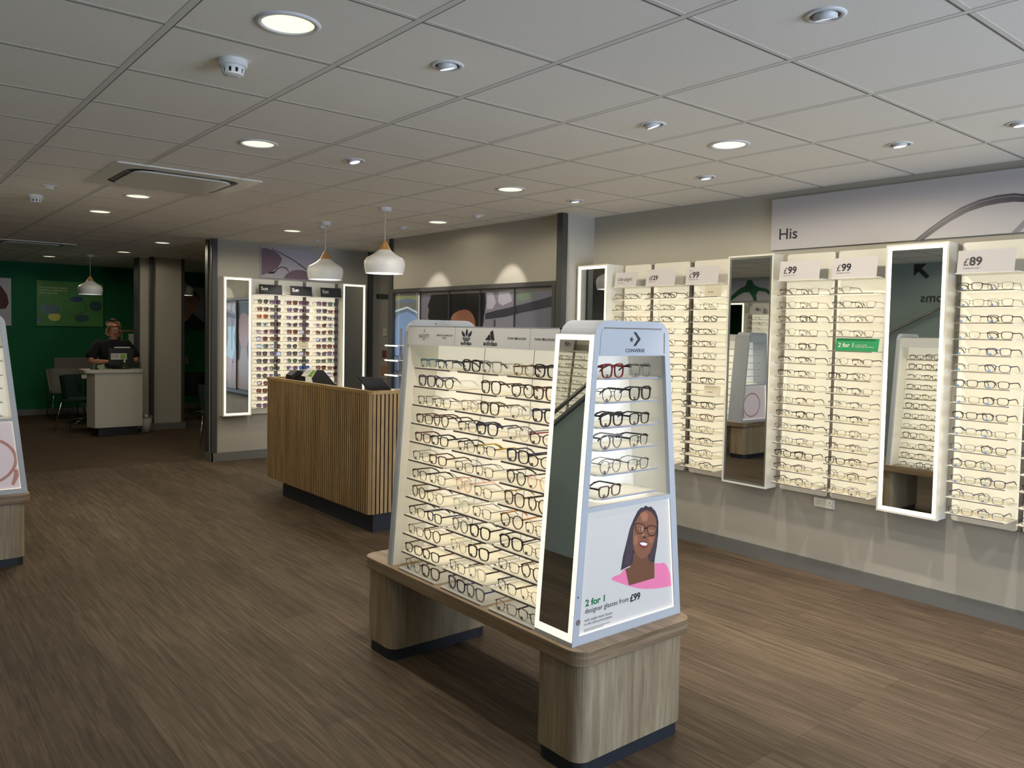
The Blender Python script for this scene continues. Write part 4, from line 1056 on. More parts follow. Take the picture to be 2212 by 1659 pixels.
for bi, (a0, a1, p0, p1, place, pal) in enumerate(RB):
    zs = wall_panel('R', a0, a1, p0, p1, 'tall lit spectacle panel %s' % place, 'lit display panels on the right wall')
    for k, z in enumerate(zs):
        if bi == 0 and k > 4: continue      # hidden behind the island
        if bi == 1 and 3 < k < 0: continue
        for pi_ in range(2):
            if bi == 6 and pi_ == 1: continue
            if bi == 2 and pi_ == 1 and k in (0, 8): continue
            if bi == 4 and k == 4: continue
            if bi == 4 and k == 0 and pi_ == 1: continue
            if bi == 1 and k > 2 and pi_ == 0: continue
            e = random.choice(PAL[pal])
            if bi == 5 and k == 5 and pi_ == 0: e = ('halfrim', 'silver')
            if bi == 5 and k == 7 and pi_ == 0: e = ('slim', 'brown')
            if bi == 2 and k == 10 and pi_ == 1: e = ('rectangular', 'darkred')
            mid = (a0 + a1) / 2
            glasses(e[0], e[1], (4.955 - 0.150 + random.uniform(0, .006), a1 - 0.084 - 0.152 * pi_ + random.uniform(-.006, .006), z), R(-90 + random.uniform(-6, 3)),
                    '%s %s glasses, %s pair on %s shelf %s' % (cword(e), SHAPE_WORD[e[0]], 'left' if pi_ == 0 else 'right', ordn(k, 15), place),
                    'glasses on the right wall panels', sticker='blue' if bi >= 5 else 'dark', sc=1.03)
# cards on the right wall: origin is the lower left corner as seen
def rcard(yl, w_, h_, label, lines, z=1.973, x=4.802, **k):
    return card((x, yl, z), R(-90), w_, h_, label, lines, lean=-0.016, **k)
inc = 'Included in 2 for 1'
rcard(4.560, 0.235, 0.115, 'grey card reading Ultralight', [('Ultralight', 0.035, 0.045, 0.155, 0.0, M_INK), (inc, 0.035, 0.026, 0.075, 0, M_INKG)])
rcard(4.223, 0.286, 0.125, 'grey card reading £129', [('£', 0.03, 0.042, 0.020, 0, M_INK), ('129', 0.053, 0.042, 0.065, 0.03, M_INK), (inc, 0.03, 0.026, 0.07, 0, M_INKG)])
rcard(3.832, 0.292, 0.125, 'grey £99 card left of the plain mirror', [('from', 0.028, 0.096, 0.022, 0, M_INK), ('£', 0.03, 0.045, 0.024, 0, M_INK), ('99', 0.058, 0.045, 0.062, 0.03, M_INK), (inc, 0.03, 0.028, 0.09, 0, M_INKG)])
rcard(3.044, 0.290, 0.125, 'grey £99 card just right of the plain mirror', [('£', 0.03, 0.043, 0.026, 0, M_INK), ('99', 0.060, 0.043, 0.064, 0.03, M_INK), (inc, 0.03, 0.026, 0.094, 0, M_INKG)])
rcard(2.668, 0.290, 0.125, 'grey £99 card just left of the lit mirror', [('£', 0.03, 0.043, 0.026, 0, M_INK), ('99', 0.060, 0.043, 0.064, 0.03, M_INK), (inc, 0.03, 0.026, 0.094, 0, M_INKG)])
rcard(1.917, 0.292, 0.125, 'grey card reading £89 at right', [('£', 0.033, 0.040, 0.026, 0, M_INK), ('89', 0.062, 0.040, 0.066, 0.03, M_INK), (inc, 0.033, 0.020, 0.09, 0, M_INKG)])
rcard(1.545, 0.290, 0.125, 'grey price card cut by the right picture edge', [])
rcard(2.628, 0.278, 0.079, 'bright green card reading 2 for 1', [('2 for 1', 0.018, 0.024, 0.10, 0.02, M_TXTW), ('on styles from £89', 0.130, 0.036, 0.072, 0, M_TXTW), ('including single-vision lenses', 0.130, 0.025, 0.118, 0, M_TXTW)], z=1.5135, mat=M_SHGREEN, cat='offer card', name='offer_card')
rcard(3.655, 0.145, 0.085, 'small white card on the top shelf under the corner £99', [('-', 0.03, 0.03, 0.045, 0, M_INKG)], z=1.875, cat='name card', name='brand_card', mat=M_PAPER)
rcard(3.640, 0.145, 0.075, 'small white card on the ninth shelf under the corner £99', [('-', 0.03, 0.026, 0.055, 0, M_INKG)], z=1.1518, cat='name card', name='brand_card', mat=M_PAPER)

# ---- His sign
hs = thing('wall_banner', 'long grey banner reading His above the right wall panels', 'sign', (4.975, 2.3, 2.195))
MB().box(-0.022, 0.004, 1.30 - 2.3, 3.213 - 2.3, 0, 0.352).build('banner_board', pbr('banner print grey', S(184, 182, 188), 0.5, noise=0.02, scale=1.5), hs)
M_ARC = pbr('banner printed frame', S(56, 52, 70), 0.4, noise=0.25, scale=12)
MB().prism([(a - 2.3, b - 2.195) for a, b in H_arc], YZ, -0.0235, -0.0222).build('printed_temple', M_ARC, hs)
MB().prism([(1.645 - 2.3, 0.205), (1.645 - 2.3, 0.165), (1.50 - 2.3, 0.13), (1.32 - 2.3, 0.03), (1.32 - 2.3, 0.08), (1.46 - 2.3, 0.18)], YZ, -0.0235, -0.0222).build('printed_temple', M_ARC, hs)
MB().prism([(1.66 - 2.3, 0.0), (1.70 - 2.3, 0.0), (1.60 - 2.3, 0.11), (1.585 - 2.3, 0.09)], YZ, -0.0235, -0.0222).build('printed_temple', pbr('banner print light', S(126, 124, 140), 0.4), hs)
a_ = [(y_ * 0.985 + 0.03 - 2.3 - 0.001, z_ - 2.195 - 0.012) for y_, z_ in H_arc[:8]]
b_ = [(y_ * 0.985 + 0.03 - 2.3 - 0.001, z_ - 2.195 - 0.019) for y_, z_ in H_arc[:8]]
MB().prism(a_ + b_[::-1], YZ, -0.0245, -0.0236).build('printed_highlight', pbr('banner highlight', S(110, 106, 124), 0.4), hs)
text('His', 0.1, M_INK, frame_mat((-0.0225, 3.149 - 2.3, 0.071), (0, -1, 0), (0, 0, 1)), hs, 0.012, width=0.138, height=0.075)
# ---- double socket
sk = thing('wall_socket', 'white double wall socket below the left His panel', 'socket', (4.975, 2.755, 0.46))
MB().box(-0.008, 0.004, -0.073, 0.073, 0, 0.062).build('face_plate', M_WHITEP, sk, bevel=0.003)
hl = MB()
for yy in (-0.04, 0.04):
    hl.box(-0.0088, -0.0078, yy - 0.002, yy + 0.002, 0.036, 0.044); hl.box(-0.0088, -0.0078, yy - 0.013, yy - 0.008, 0.022, 0.026); hl.box(-0.0088, -0.0078, yy + 0.008, yy + 0.013, 0.022, 0.026)
hl.build('pin_hole', M_BLACK, sk)
sw = MB()
for yy in (-0.04, 0.04): sw.box(-0.0105, -0.0078, yy * 0.35 - 0.005, yy * 0.35 + 0.005, 0.042, 0.055)
sw.build('rocker_switch', M_WHITE, sk)

# ---- sunglasses wall
SB = [(3.645, 3.975, 3.640, 3.95, 'left'), (4.015, 4.350, 3.995, 4.315, 'middle'), (4.400, 4.740, 4.36, 4.752, 'right')]
random.seed(5)
for bi, (a0, a1, p0, p1, nm) in enumerate(SB):
    zs = wall_panel('S', a0, a1, p0, p1, 'tall lit sunglasses panel, %s of the three' % nm, 'lit sunglasses panels', z_top=1.862, pitch=0.0884)
    for k, z in enumerate(zs):
        for pi_ in range(2):
            if bi == 1 and k == 6 and pi_ == 1: continue
            if k > 10 and (bi == 2 or (bi == 1) ): continue
            if k > 10 and bi == 0 and pi_ == 1: continue
            lc = random.choice(['purple', 'brown', 'brown', 'grey', 'green', 'purple', 'grey'])
            sty = random.choice(['square', 'cateye', 'round', 'square', 'rectangular', 'square'])
            col = random.choice(['black', 'tortoise', 'black', 'brown', 'gunmetal'])
            if bi == 0 and k == 2 and pi_ == 0: lc, col = 'orange', 'amber'
            if bi == 1 and k == 9 and pi_ == 1: lc, col = 'blue', 'blue'
            xx = a0 + 0.098 + 0.158 * pi_ + random.uniform(-.006, .006)
            glasses(sty, col, (xx, 9.395 - 0.148, z), R(random.uniform(-14, 0)),
                    '%s %s sunglasses with %s lenses, %s on %s shelf, %s sunglasses panel' % (col, SHAPE_WORD[sty], lc, 'left' if pi_ == 0 else 'right', ordn(k, 15), nm),
                    'sunglasses on the sunglasses wall', lens=lc, sticker='white', name='sunglasses', cat='sunglasses', sc=1.04)
for xx, ww, nm in ((3.70, 0.285, 'left'), (4.09, 0.28, 'middle'), (4.485, 0.28, 'right')):
    card((xx, 9.245, 1.973), 0, ww, 0.118, 'black card reading Sun on the %s sunglasses panel' % nm, [('Sun', 0.025, 0.050, 0.082, 0.012, M_TXTW), ('Included in 2 for 1', 0.025, 0.032, 0.09, 0, M_INKG)], mat=M_BLACKC, lean=-0.014, group='black Sun cards')
card((4.20, 9.245, 1.862 - 6 * 0.0884), 0, 0.13, 0.075, 'small white card among the middle sunglasses, seventh shelf', [('-', 0.02, 0.022, 0.09, 0, M_INKG)], cat='name card', name='brand_card', mat=M_PAPER)
sp_ = thing('sunglasses_picture', 'framed print of huge aviator sunglasses above the Sun panels', 'picture', (4.135, 9.41, 2.18))
MB().box(-0.362, 0.350, -0.012, 0.008, 0, 0.365).build('picture_board', pbr('picture print pale lilac', S(178, 172, 182), 0.45, noise=0.03, scale=3), sp_)
def sd(poly, mt, nm, d):
    MB().prism([(a - 4.135, b - 2.18) for a, b in poly], XZ, -0.012 - d, -0.012 - d + 0.0006).build(nm, mt, sp_)
M_LNS = pbr('printed lens mauve', S(118, 96, 112), 0.4, noise=0.25, scale=3)
sd(S_lens1, M_LNS, 'printed_lens', 0.0008); sd(S_lens2, M_LNS, 'printed_lens', 0.0008)
sd(S_arm, M_INK, 'printed_temple', 0.0016); sd(S_bridge, M_INK, 'printed_bridge', 0.0024)
def outline_strip(poly, k=0.008):
    cx = sum(p[0] for p in poly) / len(poly); cz = sum(p[1] for p in poly) / len(poly)
    return poly, [(cx + (a - cx) * 0.965, cz + (b - cz) * 0.965) for a, b in poly]
for pl in (S_lens1[1:-1], S_lens2[:-1]):
    o_, i_ = outline_strip(pl)
    b = MB()
    for k in range(len(o_) - 1):
        b.prism([(o_[k][0] - 4.135, o_[k][1] - 2.18), (o_[k + 1][0] - 4.135, o_[k + 1][1] - 2.18), (i_[k + 1][0] - 4.135, i_[k + 1][1] - 2.18), (i_[k][0] - 4.135, i_[k][1] - 2.18)], XZ, -0.0142, -0.0136)
    b.build('printed_rim', M_INK, sp_)

# ------------------------------------------------------------------ photo wall (glazed panel with a large portrait)
pw = thing('photo_wall', 'dark framed glazed photo wall showing curly black hair and a street', 'photo wall', (4.64, 6.4, 0.5))
Y0, Y1, Z0, Z1 = 5.042, 7.750, 0.55, 2.030
f_ = MB(); f_.holed([(Y0 - 6.4, Z0 - .5), (Y1 - 6.4, Z0 - .5), (Y1 - 6.4, Z1 - .5), (Y0 - 6.4, Z1 - .5)], [[(Y0 + .042 - 6.4, Z0 + .05 - .5), (Y1 - .045 - 6.4, Z0 + .05 - .5), (Y1 - .045 - 6.4, Z1 - .04 - .5), (Y0 + .042 - 6.4, Z1 - .04 - .5)]], YZ, -0.05, 0.0)
f_.build('outer_frame', M_TRIM, pw)
def im(n, c, e=0.16): return emit('photo ' + n, c, e, c, 0.35)
cuts = [5.084, 5.616, 6.136, 6.653, 7.181, 7.705]
for k in range(5):
    MB().box(-0.012, -0.006, cuts[k] + 0.003 - 6.4, cuts[k + 1] - 0.003 - 6.4, 0.10, 1.47).build('photo_sheet', im('backdrop %d' % k, [S(112, 110, 122), S(128, 124, 134), S(60, 56, 60), S(118, 112, 122), S(120, 134, 168)][k]), pw)
    MB().box(-0.016, -0.0155, cuts[k] + 0.003 - 6.4, cuts[k + 1] - 0.003 - 6.4, 1.455, 1.488).build('top_rail', M_RAIL, pw)
jn = MB()
for c_ in cuts[1:-1]: jn.box(-0.03, -0.006, c_ - 0.003 - 6.4, c_ + 0.003 - 6.4, 0.10, 1.487)
jn.build('panel_joint', M_TRIM, pw)
def vd(poly, mt, nm, d): MB().prism([(a - 6.4, b - .5) for a, b in poly], YZ, -0.012 - d, -0.012 - d + 0.0008).build(nm, mt, pw)
hair = [p for p in V_hair[1:-1]]
HR = [(6.987, 1.961), (6.654, 1.966), (6.138, 1.966), (6.065, 1.956), (6.055, 1.829), (6.066, 1.757), (6.089, 1.638), (6.02, 1.45), (6.05, 1.25), (6.2, 1.15), (6.9, 1.15), (7.05, 1.3), (7.08, 1.5), (7.011, 1.692), (7.043, 1.727), (7.03, 1.805), (7.046, 1.84), (7.016, 1.892)]
random.seed(3)
HR2 = []
for k in range(len(HR)):
    a, b = HR[k], HR[(k + 1) % len(HR)]
    L = math.hypot(b[0] - a[0], b[1] - a[1]); n = max(1, int(L / 0.04))
    for j in range(n):
        u_ = j / n; jj = 0.0 if (a[1] > 1.95 and b[1] > 1.95) else 0.012
        HR2.append((a[0] + (b[0] - a[0]) * u_ + random.uniform(-jj, jj), a[1] + (b[1] - a[1]) * u_ + random.uniform(-jj, jj)))
vd(HR2, im('hair', S(30, 26, 28), 0.05), 'printed_hair', 0.001)
fh = [(6.631, 1.684), (6.618, 1.726), (6.575, 1.76), (6.49, 1.788), (6.392, 1.8), (6.308, 1.783), (6.252, 1.742), (6.217, 1.685), (6.20, 1.55), (6.22, 1.40), (6.30, 1.27), (6.42, 1.21), (6.54, 1.27), (6.62, 1.40), (6.65, 1.55)]
vd(fh, im('skin', S(158, 106, 84), 0.12), 'printed_face', 0.002)
vd([(6.55, 1.25), (6.30, 1.25), (6.26, 1.08), (5.95, 1.0), (5.80, 0.62), (7.0, 0.62), (6.9, 1.0), (6.60, 1.08)], im('jumper', S(150, 118, 100), 0.12), 'printed_clothes', 0.0028)
vd(V_band, im('blurred rail', S(58, 56, 68), 0.1), 'printed_street_rail', 0.001)
vd([(5.90, 1.70), (5.93, 1.70), (5.92, 1.2), (5.89, 1.2)], im('blurred post', S(74, 70, 84), 0.1), 'printed_street_post', 0.001)
vd([(6.04, 1.955), (5.95, 1.955), (5.90, 1.86), (5.95, 1.80), (6.04, 1.80)], im('blurred pale wall', S(170, 166, 178), 0.2), 'printed_wall', 0.0006)
vd([(5.86, 1.955), (5.70, 1.955), (5.66, 1.87), (5.80, 1.83), (5.87, 1.86)], im('blurred pale wall', S(170, 166, 178), 0.2), 'printed_wall', 0.0006)
vd([(5.60, 1.96), (5.40, 1.96), (5.36, 1.89), (5.60, 1.85)], im('blurred foliage', S(112, 124, 110), 0.14), 'printed_foliage', 0.0006)
vd([(6.04, 1.58), (5.09, 1.58), (5.09, 0.95), (5.85, 0.95), (6.04, 1.25)], im('pale street light', S(146, 178, 198), 0.35), 'printed_street', 0.0004)
vd([(5.70, 1.60), (5.45, 1.60), (5.40, 1.42), (5.48, 1.12), (5.62, 1.10), (5.74, 1.40)], im('blurred passer', S(140, 100, 84), 0.15), 'printed_passer', 0.0018)
vd([(5.95, 1.05), (5.60, 1.12), (5.40, 1.00), (5.40, 0.75), (5.90, 0.70)], im('hand', S(170, 122, 102), 0.15), 'printed_hand', 0.0036)
vd([(5.45, 1.02), (5.20, 1.08), (5.12, 0.80), (5.40, 0.66)], im('pale cloth', S(190, 190, 196), 0.25), 'printed_cloth', 0.0036)
# left pane: street reflected in the glass, painted in, with a pale blue car roof reflection
vd([(7.70, 1.96), (7.26, 1.96), (7.26, 1.90), (7.45, 1.93), (7.70, 1.90)], im('street verge reflection', S(150, 156, 110), 0.2), 'reflection_verge', 0.001)
vd([(7.70, 1.88), (7.22, 1.88), (7.22, 1.80), (7.70, 1.82)], im('street road reflection', S(128, 124, 120), 0.2), 'reflection_road', 0.001)
vd([(7.70, 1.70), (7.62, 1.76), (7.45, 1.785), (7.30, 1.74), (7.22, 1.66), (7.22, 1.25), (7.70, 1.25)], im('car roof reflection', S(128, 156, 204), 0.3), 'reflection_car', 0.001)
vd([(7.70, 1.80), (7.45, 1.84), (7.25, 1.78), (7.25, 1.765), (7.45, 1.82), (7.70, 1.78)], im('painted glint', S(196, 214, 224), 0.4), 'reflection_glint', 0.0016)
vd([(7.70, 1.25), (7.22, 1.25), (7.22, 0.65), (7.70, 0.65)], im('car side reflection', S(96, 112, 146), 0.2), 'reflection_car_side', 0.0016)
vd([(7.235, 1.955), (7.20, 1.955), (7.19, 1.25), (7.21, 1.25)], im('white post reflection', S(226, 222, 206), 0.4), 'reflection_post', 0.002)
MB().box(-0.024, -0.021, 5.085 - 6.4, 7.704 - 6.4, 0.10, 1.487).build('glass_pane', clear('photo wall glass', (0.96, 0.97, 0.97), 0.015, 0.02, 0.06), pw)
# lit ledge rack at the left end of the photo wall
rk = thing('ledge_rack', 'slim rack of glowing glass ledges beside the photo wall left end', 'display rack', (4.45, 7.42, 0.0))
MB().tube([(0.12, 0.06, 0.0), (0.12, 0.06, 1.60)], 0.012, 8).build('pole', M_RAIL, rk)
MB().box(0.03, 0.2, -0.15, 0.15, 0.0, 0.012).build('base_plate', M_TRIM, rk)
for k in range(8):
    z = 1.421 - 0.1575 * k
    lb = MB().box(-0.05, 0.13, -0.16, 0.10, z - 0.006, z).build('ledge', M_WHITEP, rk)
    MB().box(-0.056, -0.050, -0.16, 0.10, z - 0.012, z + 0.002).build('lit_edge', M_LED, lb)
for k, z in ((1, 1.421 - 0.1575), (2, 1.421 - 0.315)):
    glasses('square', 'black', (4.45, 7.35, z), R(-60), 'black glasses on the %s glowing ledge beside the photo wall' % ORD[k], 'glasses on the ledge rack')

# small leaflets on the corridor wall
for k, (z0, z1, col, nm) in enumerate(((1.52, 1.60, S(214, 214, 206), 'white gloves-like leaflet'), (1.20, 1.30, S(140, 60, 60), 'red and blue leaflet'), (0.95, 1.10, S(200, 140, 84), 'orange leaflet'))):
    lf = thing('leaflet_holder', ['white hanging leaflet at the top of the corridor wall', 'red and dark leaflet in the middle corridor holder', 'orange leaflet in the lowest corridor holder'][k], 'leaflet', (5.57, 9.555, z0))
    MB().box(-0.035, 0.035, -0.022, 0.0, -0.02, -0.008).build('ledge', M_WHITEP, lf)
    MB().box(-0.03, 0.03, -0.016, -0.012, -0.008, z1 - z0).build('leaflet', pbr('leaflet %d' % k, col, 0.6, noise=0.3, scale=40), lf)

# ------------------------------------------------------------------ slatted reception desk
dk = thing('reception_desk', 'oak slatted reception desk on dark plinth behind the island', 'desk', (3.055, 5.44, 0))
L_, W_ = 1.99, 0.72
MB().box(0.055, W_ - 0.03, 0.03, 1.73, 0, 0.155).build('plinth', M_PLINTH, dk)
bd = MB(); bd.box(0.012, 0.036, 0.012, L_ - 0.012, 0.152, 1.088); bd.box(0.036, W_, 0.012, 0.036, 0.152, 1.088); bd.box(0.036, 0.36, L_ - 0.036, L_ - 0.012, 0.152, 1.088)
bd.build('carcass', pbr('dark slat backing', S(34, 20, 14), 0.8), dk)
MB().box(0.036, 0.60, 0.036, L_ - 0.036, 0.90, 0.93).box(0.036, 0.6, 0.036, L_ - 0.036, 0.152, 0.17).build('worktop', M_SLATT, dk)
sl = MB()
ny = int(L_ / 0.0355)
for k in range(ny):
    y_ = 0.03 + k * (L_ - 0.03) / ny
    sl.cur = 1; sl.box(0.0015, 0.014, y_, y_ + 0.024, 0.15, 1.088); sl.cur = 0; sl.box(0.0, 0.0015, y_, y_ + 0.024, 0.15, 1.088)
nx = int(W_ / 0.0375)
for k in range(nx):
    x_ = 0.028 + k * (W_ - 0.028) / nx
    sl.cur = 1; sl.box(x_, x_ + 0.026, 0.0015, 0.014, 0.15, 1.088); sl.cur = 0; sl.box(x_, x_ + 0.026, 0.0, 0.0015, 0.15, 1.088)
sl.prism([(0.0, 0.018), (0.018, 0.0), (0.022, 0.0), (0.022, 0.022), (0, 0.022)], XY, 0.15, 1.088)
sl.build('slats', [M_SLAT, bpy.data.materials['dark slat backing']], dk)
MB().prism([(-0.004, 0.016), (0.016, -0.004), (W_, -0.004), (W_, 0.04), (0.04, 0.04), (0.04, L_ - 0.04), (0.36, L_ - 0.04), (0.36, L_ + 0.002), (-0.004, L_ + 0.002)], XY, 1.086, 1.112).build('rim', M_SLATT, dk)

SCR2 = [(3.185, 1.119), (3.246, 1.209), (3.301, 1.206), (3.409, 1.087)]
CRD2 = [(3.136, 1.226), (3.233, 1.219), (3.175, 1.144), (3.077, 1.160)]
PHN2 = [(3.100, 1.150), (3.148, 1.192), (3.189, 1.189), (3.221, 1.165), (3.236, 1.115)]
def poly_thing(name, label, cat, y, parts):
    """upright slabs on the worktop; every part is an outline in the X-Z plane with its own depth"""
    xs = [p[0] for q_ in parts for p in q_[1]]
    t = thing(name, label, cat, ((min(xs) + max(xs)) / 2, y, 0.93))
    cx = (min(xs) + max(xs)) / 2
    for (nm, pl, d0, d1, mt) in parts:
        MB().prism([(a - cx, b - 0.93) for a, b in pl], XZ, d0, d1).build(nm, mt, t, bevel=0.003 if d1 - d0 > 0.01 else 0)
    return t
M_DG = pbr('dark display glass', S(18, 20, 24), 0.1)
poly_thing('till_screen', 'black tilted till screen at the right end of the slatted desk', 'screen', 5.75, [
    ('screen_back', [(3.108, 1.213), (3.328, 1.190), (3.408, 1.107), (3.50, 1.01), (3.27, 1.03), (3.189, 1.114)], -0.011, 0.011, M_BLACK),
    ('screen', [(3.125, 1.203), (3.32, 1.183), (3.485, 1.02), (3.275, 1.038)], 0.011, 0.013, M_DG),
    ('stand', [(3.33, 1.10), (3.38, 1.10), (3.40, 0.945), (3.48, 0.945), (3.48, 0.93), (3.26, 0.93), (3.26, 0.945), (3.34, 0.945)], 0.014, 0.05, M_BLACK)])
poly_thing('till_screen', 'black till screen back beside the white and green card', 'screen', 6.75, [
    ('screen_back', SCR2 + [(3.52, 0.99), (3.26, 0.99), (3.185, 1.12)], -0.011, 0.011, M_BLACK),
    ('stand', [(3.30, 1.10), (3.35, 1.10), (3.37, 0.945), (3.45, 0.945), (3.45, 0.93), (3.23, 0.93), (3.23, 0.945), (3.31, 0.945)], 0.014, 0.05, M_BLACK)])
cd_ = poly_thing('counter_card', 'white card with green picture leaning on the till screen', 'card', 6.72, [
    ('card_face', CRD2, -0.002, 0.0, M_WHITEP), ('card_foot', [(CRD2[2][0] - 0.05, CRD2[2][1] + 0.01), (CRD2[2][0], CRD2[2][1]), (3.22, 1.0), (3.24, 0.93), (3.12, 0.93), (3.10, 1.0)], 0.001, 0.004, M_WHITEP)])
cx_ = cd_.location.x
def cc(u, v):  # along the card: u 0..1 left-right, v 0..1 bottom-top
    tl, tr, br, bl = CRD2
    x_ = (bl[0] * (1 - u) + br[0] * u) * (1 - v) + (tl[0] * (1 - u) + tr[0] * u) * v
    z_ = (bl[1] * (1 - u) + br[1] * u) * (1 - v) + (tl[1] * (1 - u) + tr[1] * u) * v
    return (x_ - cx_, z_ - 0.93)
MB().prism([cc(0.52, 0.05), cc(0.97, 0.02), cc(0.95, 0.80), cc(0.62, 0.82), cc(0.60, 0.30)], XZ, -0.0028, -0.002).build('printed_picture', pbr('green print', S(120, 176, 60), 0.5, noise=0.5, scale=60), cd_)
ln_ = MB()
for v_ in (0.66, 0.46): ln_.prism([cc(0.08, v_), cc(0.50, v_), cc(0.50, v_ + 0.06), cc(0.08, v_ + 0.06)], XZ, -0.0028, -0.002)
ln_.build('printed_line', M_INKG, cd_)
poly_thing('desk_phone', 'black desk phone left of the card on the slatted desk', 'phone', 7.0, [
    ('phone_body', PHN2 + [(PHN2[-1][0] + 0.03, 0.93), (PHN2[0][0] - 0.02, 0.93)], -0.03, 0.10, M_BLACK),
    ('handset', [(PHN2[0][0] - 0.01, PHN2[0][1]), (PHN2[1][0], PHN2[1][1] + 0.004), (PHN2[2][0] + 0.005, PHN2[2][1] + 0.002), (PHN2[2][0], PHN2[2][1] - 0.03), (PHN2[0][0], PHN2[0][1] - 0.03)], -0.05, -0.03, M_BLACK)])

# ------------------------------------------------------------------ left wall display, seen only in the mirrors
def left_panel(y0, y1, label):
    t = thing('spectacle_rack', label, 'display panel', (-2.2, (y0 + y1) / 2, 0.54), 0, 'lit panels on the left wall, seen in mirrors')
    h_ = (y1 - y0) / 2
    MB().box(0.0, 0.03, -h_ + 0.01, h_ - 0.01, 0, 1.615).build('board', M_WHITEP, t)
    MB().box(0.03, 0.0325, -h_ + 0.012, h_ - 0.012, 0.064, 1.42).build('backlit_panel', M_PANEL, t)
    for k in range(15):
        z = 1.335 - 0.0904 * k
        MB().box(0.03, 0.19, -h_ + 0.02, h_ - 0.01, z - 0.0045, z).build('shelf', M_SHELF, t)
    MB().box(0.03, 0.18, -h_ + 0.02, h_ - 0.01, 1.427, 1.433).build('card_shelf', M_WHITEP, t)
    return t
random.seed(31)
far_ = MB()
for k in range(5):
    y0 = 6.18 + 0.375 * k
    left_panel(y0, y0 + 0.355, 'lit spectacle panel of the left wall, seen in the mirrors')
    for r_ in range(12):
        for pi_ in range(2):
            if k == 3 or (k < 2 and r_ > 9) or (k == 2 and r_ > 8): continue
            e = random.choice(PAL['b'])
            f, ln, tm, sk, spm = spec_meshes(e[0])
            M_ = Matrix.Translation((-2.2 + 0.182, y0 + 0.10 + 0.155 * pi_, 1.875 - 0.0904 * r_)) @ Matrix.Rotation(R(90 + random.uniform(-4, 6)), 4, 'Z') @ Matrix.Scale(1.03, 4)
            for me in [f] + tm:
                far_.add([M_ @ v.co for v in me.vertices], [tuple(p.vertices) for p in me.polygons])
fo = far_.build('reflected_spectacles', fmat('black'))
tag(fo, 'dark glasses crowding the left wall racks, seen only reversed in mirrors', 'glasses'); fo['kind'] = 'stuff'
def lcard(y0, w_, lines, label):
    return card((-2.2 + 0.175, y0, 1.973), R(90), w_, 0.125, label, lines, lean=-0.016)
lcard(6.42, 0.26, [('£', 0.05, 0.045, 0.026, 0, M_INK), ('69', 0.082, 0.045, 0.07, 0.03, M_INK)], 'grey £69 card, seen reversed in the island mirror')
lcard(6.83, 0.26, [], 'plain grey card beside the reflected £69 card')
lcard(7.72, 0.26, [('£', 0.05, 0.045, 0.026, 0, M_INK), ('89', 0.082, 0.045, 0.07, 0.03, M_INK)], 'grey price card reflected in the plain mirror')
hb = thing('wall_banner', 'grey Hers banner above the reflected left wall display', 'sign', (-2.19, 7.2, 2.195))
MB().box(-0.008, 0.02, -1.05, 1.5, 0, 0.36).build('banner_board', bpy.data.materials['banner print grey'], hb)
text('Hers', 0.1, M_INK, frame_mat((0.0215, -1.0 + 0.15, 0.09), (0, 1, 0), (0, 0, 1)), hb, 0.012, width=0.22, height=0.075)
M_GRNP = pbr('green acetate print', S(46, 96, 66), 0.35, noise=0.4, scale=6)
gp = MB(); gp.prism([(0.42, 0.10), (0.55, 0.20), (0.70, 0.23), (0.80, 0.27), (0.86, 0.36), (0.94, 0.36), (0.98, 0.26), (1.10, 0.215), (1.25, 0.10), (1.40, 0.02), (1.40, -0.0), (1.28, 0.0), (1.12, 0.10), (1.0, 0.15), (0.90, 0.15), (0.84, 0.08), (0.80, 0.0), (0.74, 0.0), (0.76, 0.10), (0.72, 0.17), (0.58, 0.15), (0.42, 0.04)], YZ, 0.0202, 0.0215); gp.build('printed_frame', M_GRNP, hb)
mbx = thing('mirror_cabinet', 'lit mirror on the left wall, seen in the plain mirror', 'mirror', (-2.2, 8.30, 0.54))
MB().box(0.0, 0.12, -0.17, 0.17, 0, 1.62).build('cabinet_body', M_WHITEP, mbx)
lf_ = MB()
for a in ((-0.165, 0.165, 0.005, 0.028), (-0.165, 0.165, 1.592, 1.615), (-0.165, -0.142, 0.028, 1.592), (0.142, 0.165, 0.028, 1.592)): lf_.box(0.12, 0.128, *a)
lf_.build('led_frame', M_LED, mbx)
MB().box(0.12, 0.124, -0.142, 0.142, 0.028, 1.592).build('mirror_glass', M_MIRROR, mbx)

# ------------------------------------------------------------------ green wall prints
def board(name, label, x0, x1, z0, z1, mat):
    t = thing(name, label, 'poster', ((x0 + x1) / 2, 15.74, z0))
    w_ = (x1 - x0) / 2
    MB().box(-w_, w_, -0.03, 0.005, 0, z1 - z0).build('print_board', mat, t)
    return t, (lambda poly, mt, nm, d: MB().prism([(a - (x0 + x1) / 2, b - z0) for a, b in poly], XZ, -0.03 - d, -0.03 - d + 0.0015).build(nm, mt, t))
gt, gd = board('health_poster', 'green poster of glossy lens shapes with white wording', 2.41, 3.44, 1.527, 2.30, pbr('green poster print', S(70, 138, 56), 0.5, noise=0.3, scale=1.2))
B1 = pbr('poster dark lens', S(34, 76, 72), 0.3); B2 = pbr('poster yellow lens', S(206, 208, 60), 0.4); B3 = pbr('poster navy lens', S(22, 40, 110), 0.3)
def smooth(p, n=3):
    for _ in range(n):
        o = []
        for i in range(len(p)):
            a, b = p[i], p[(i + 1) % len(p)]
            o += [(a[0] * .75 + b[0] * .25, a[1] * .75 + b[1] * .25), (a[0] * .25 + b[0] * .75, a[1] * .25 + b[1] * .75)]
        p = o
    return p
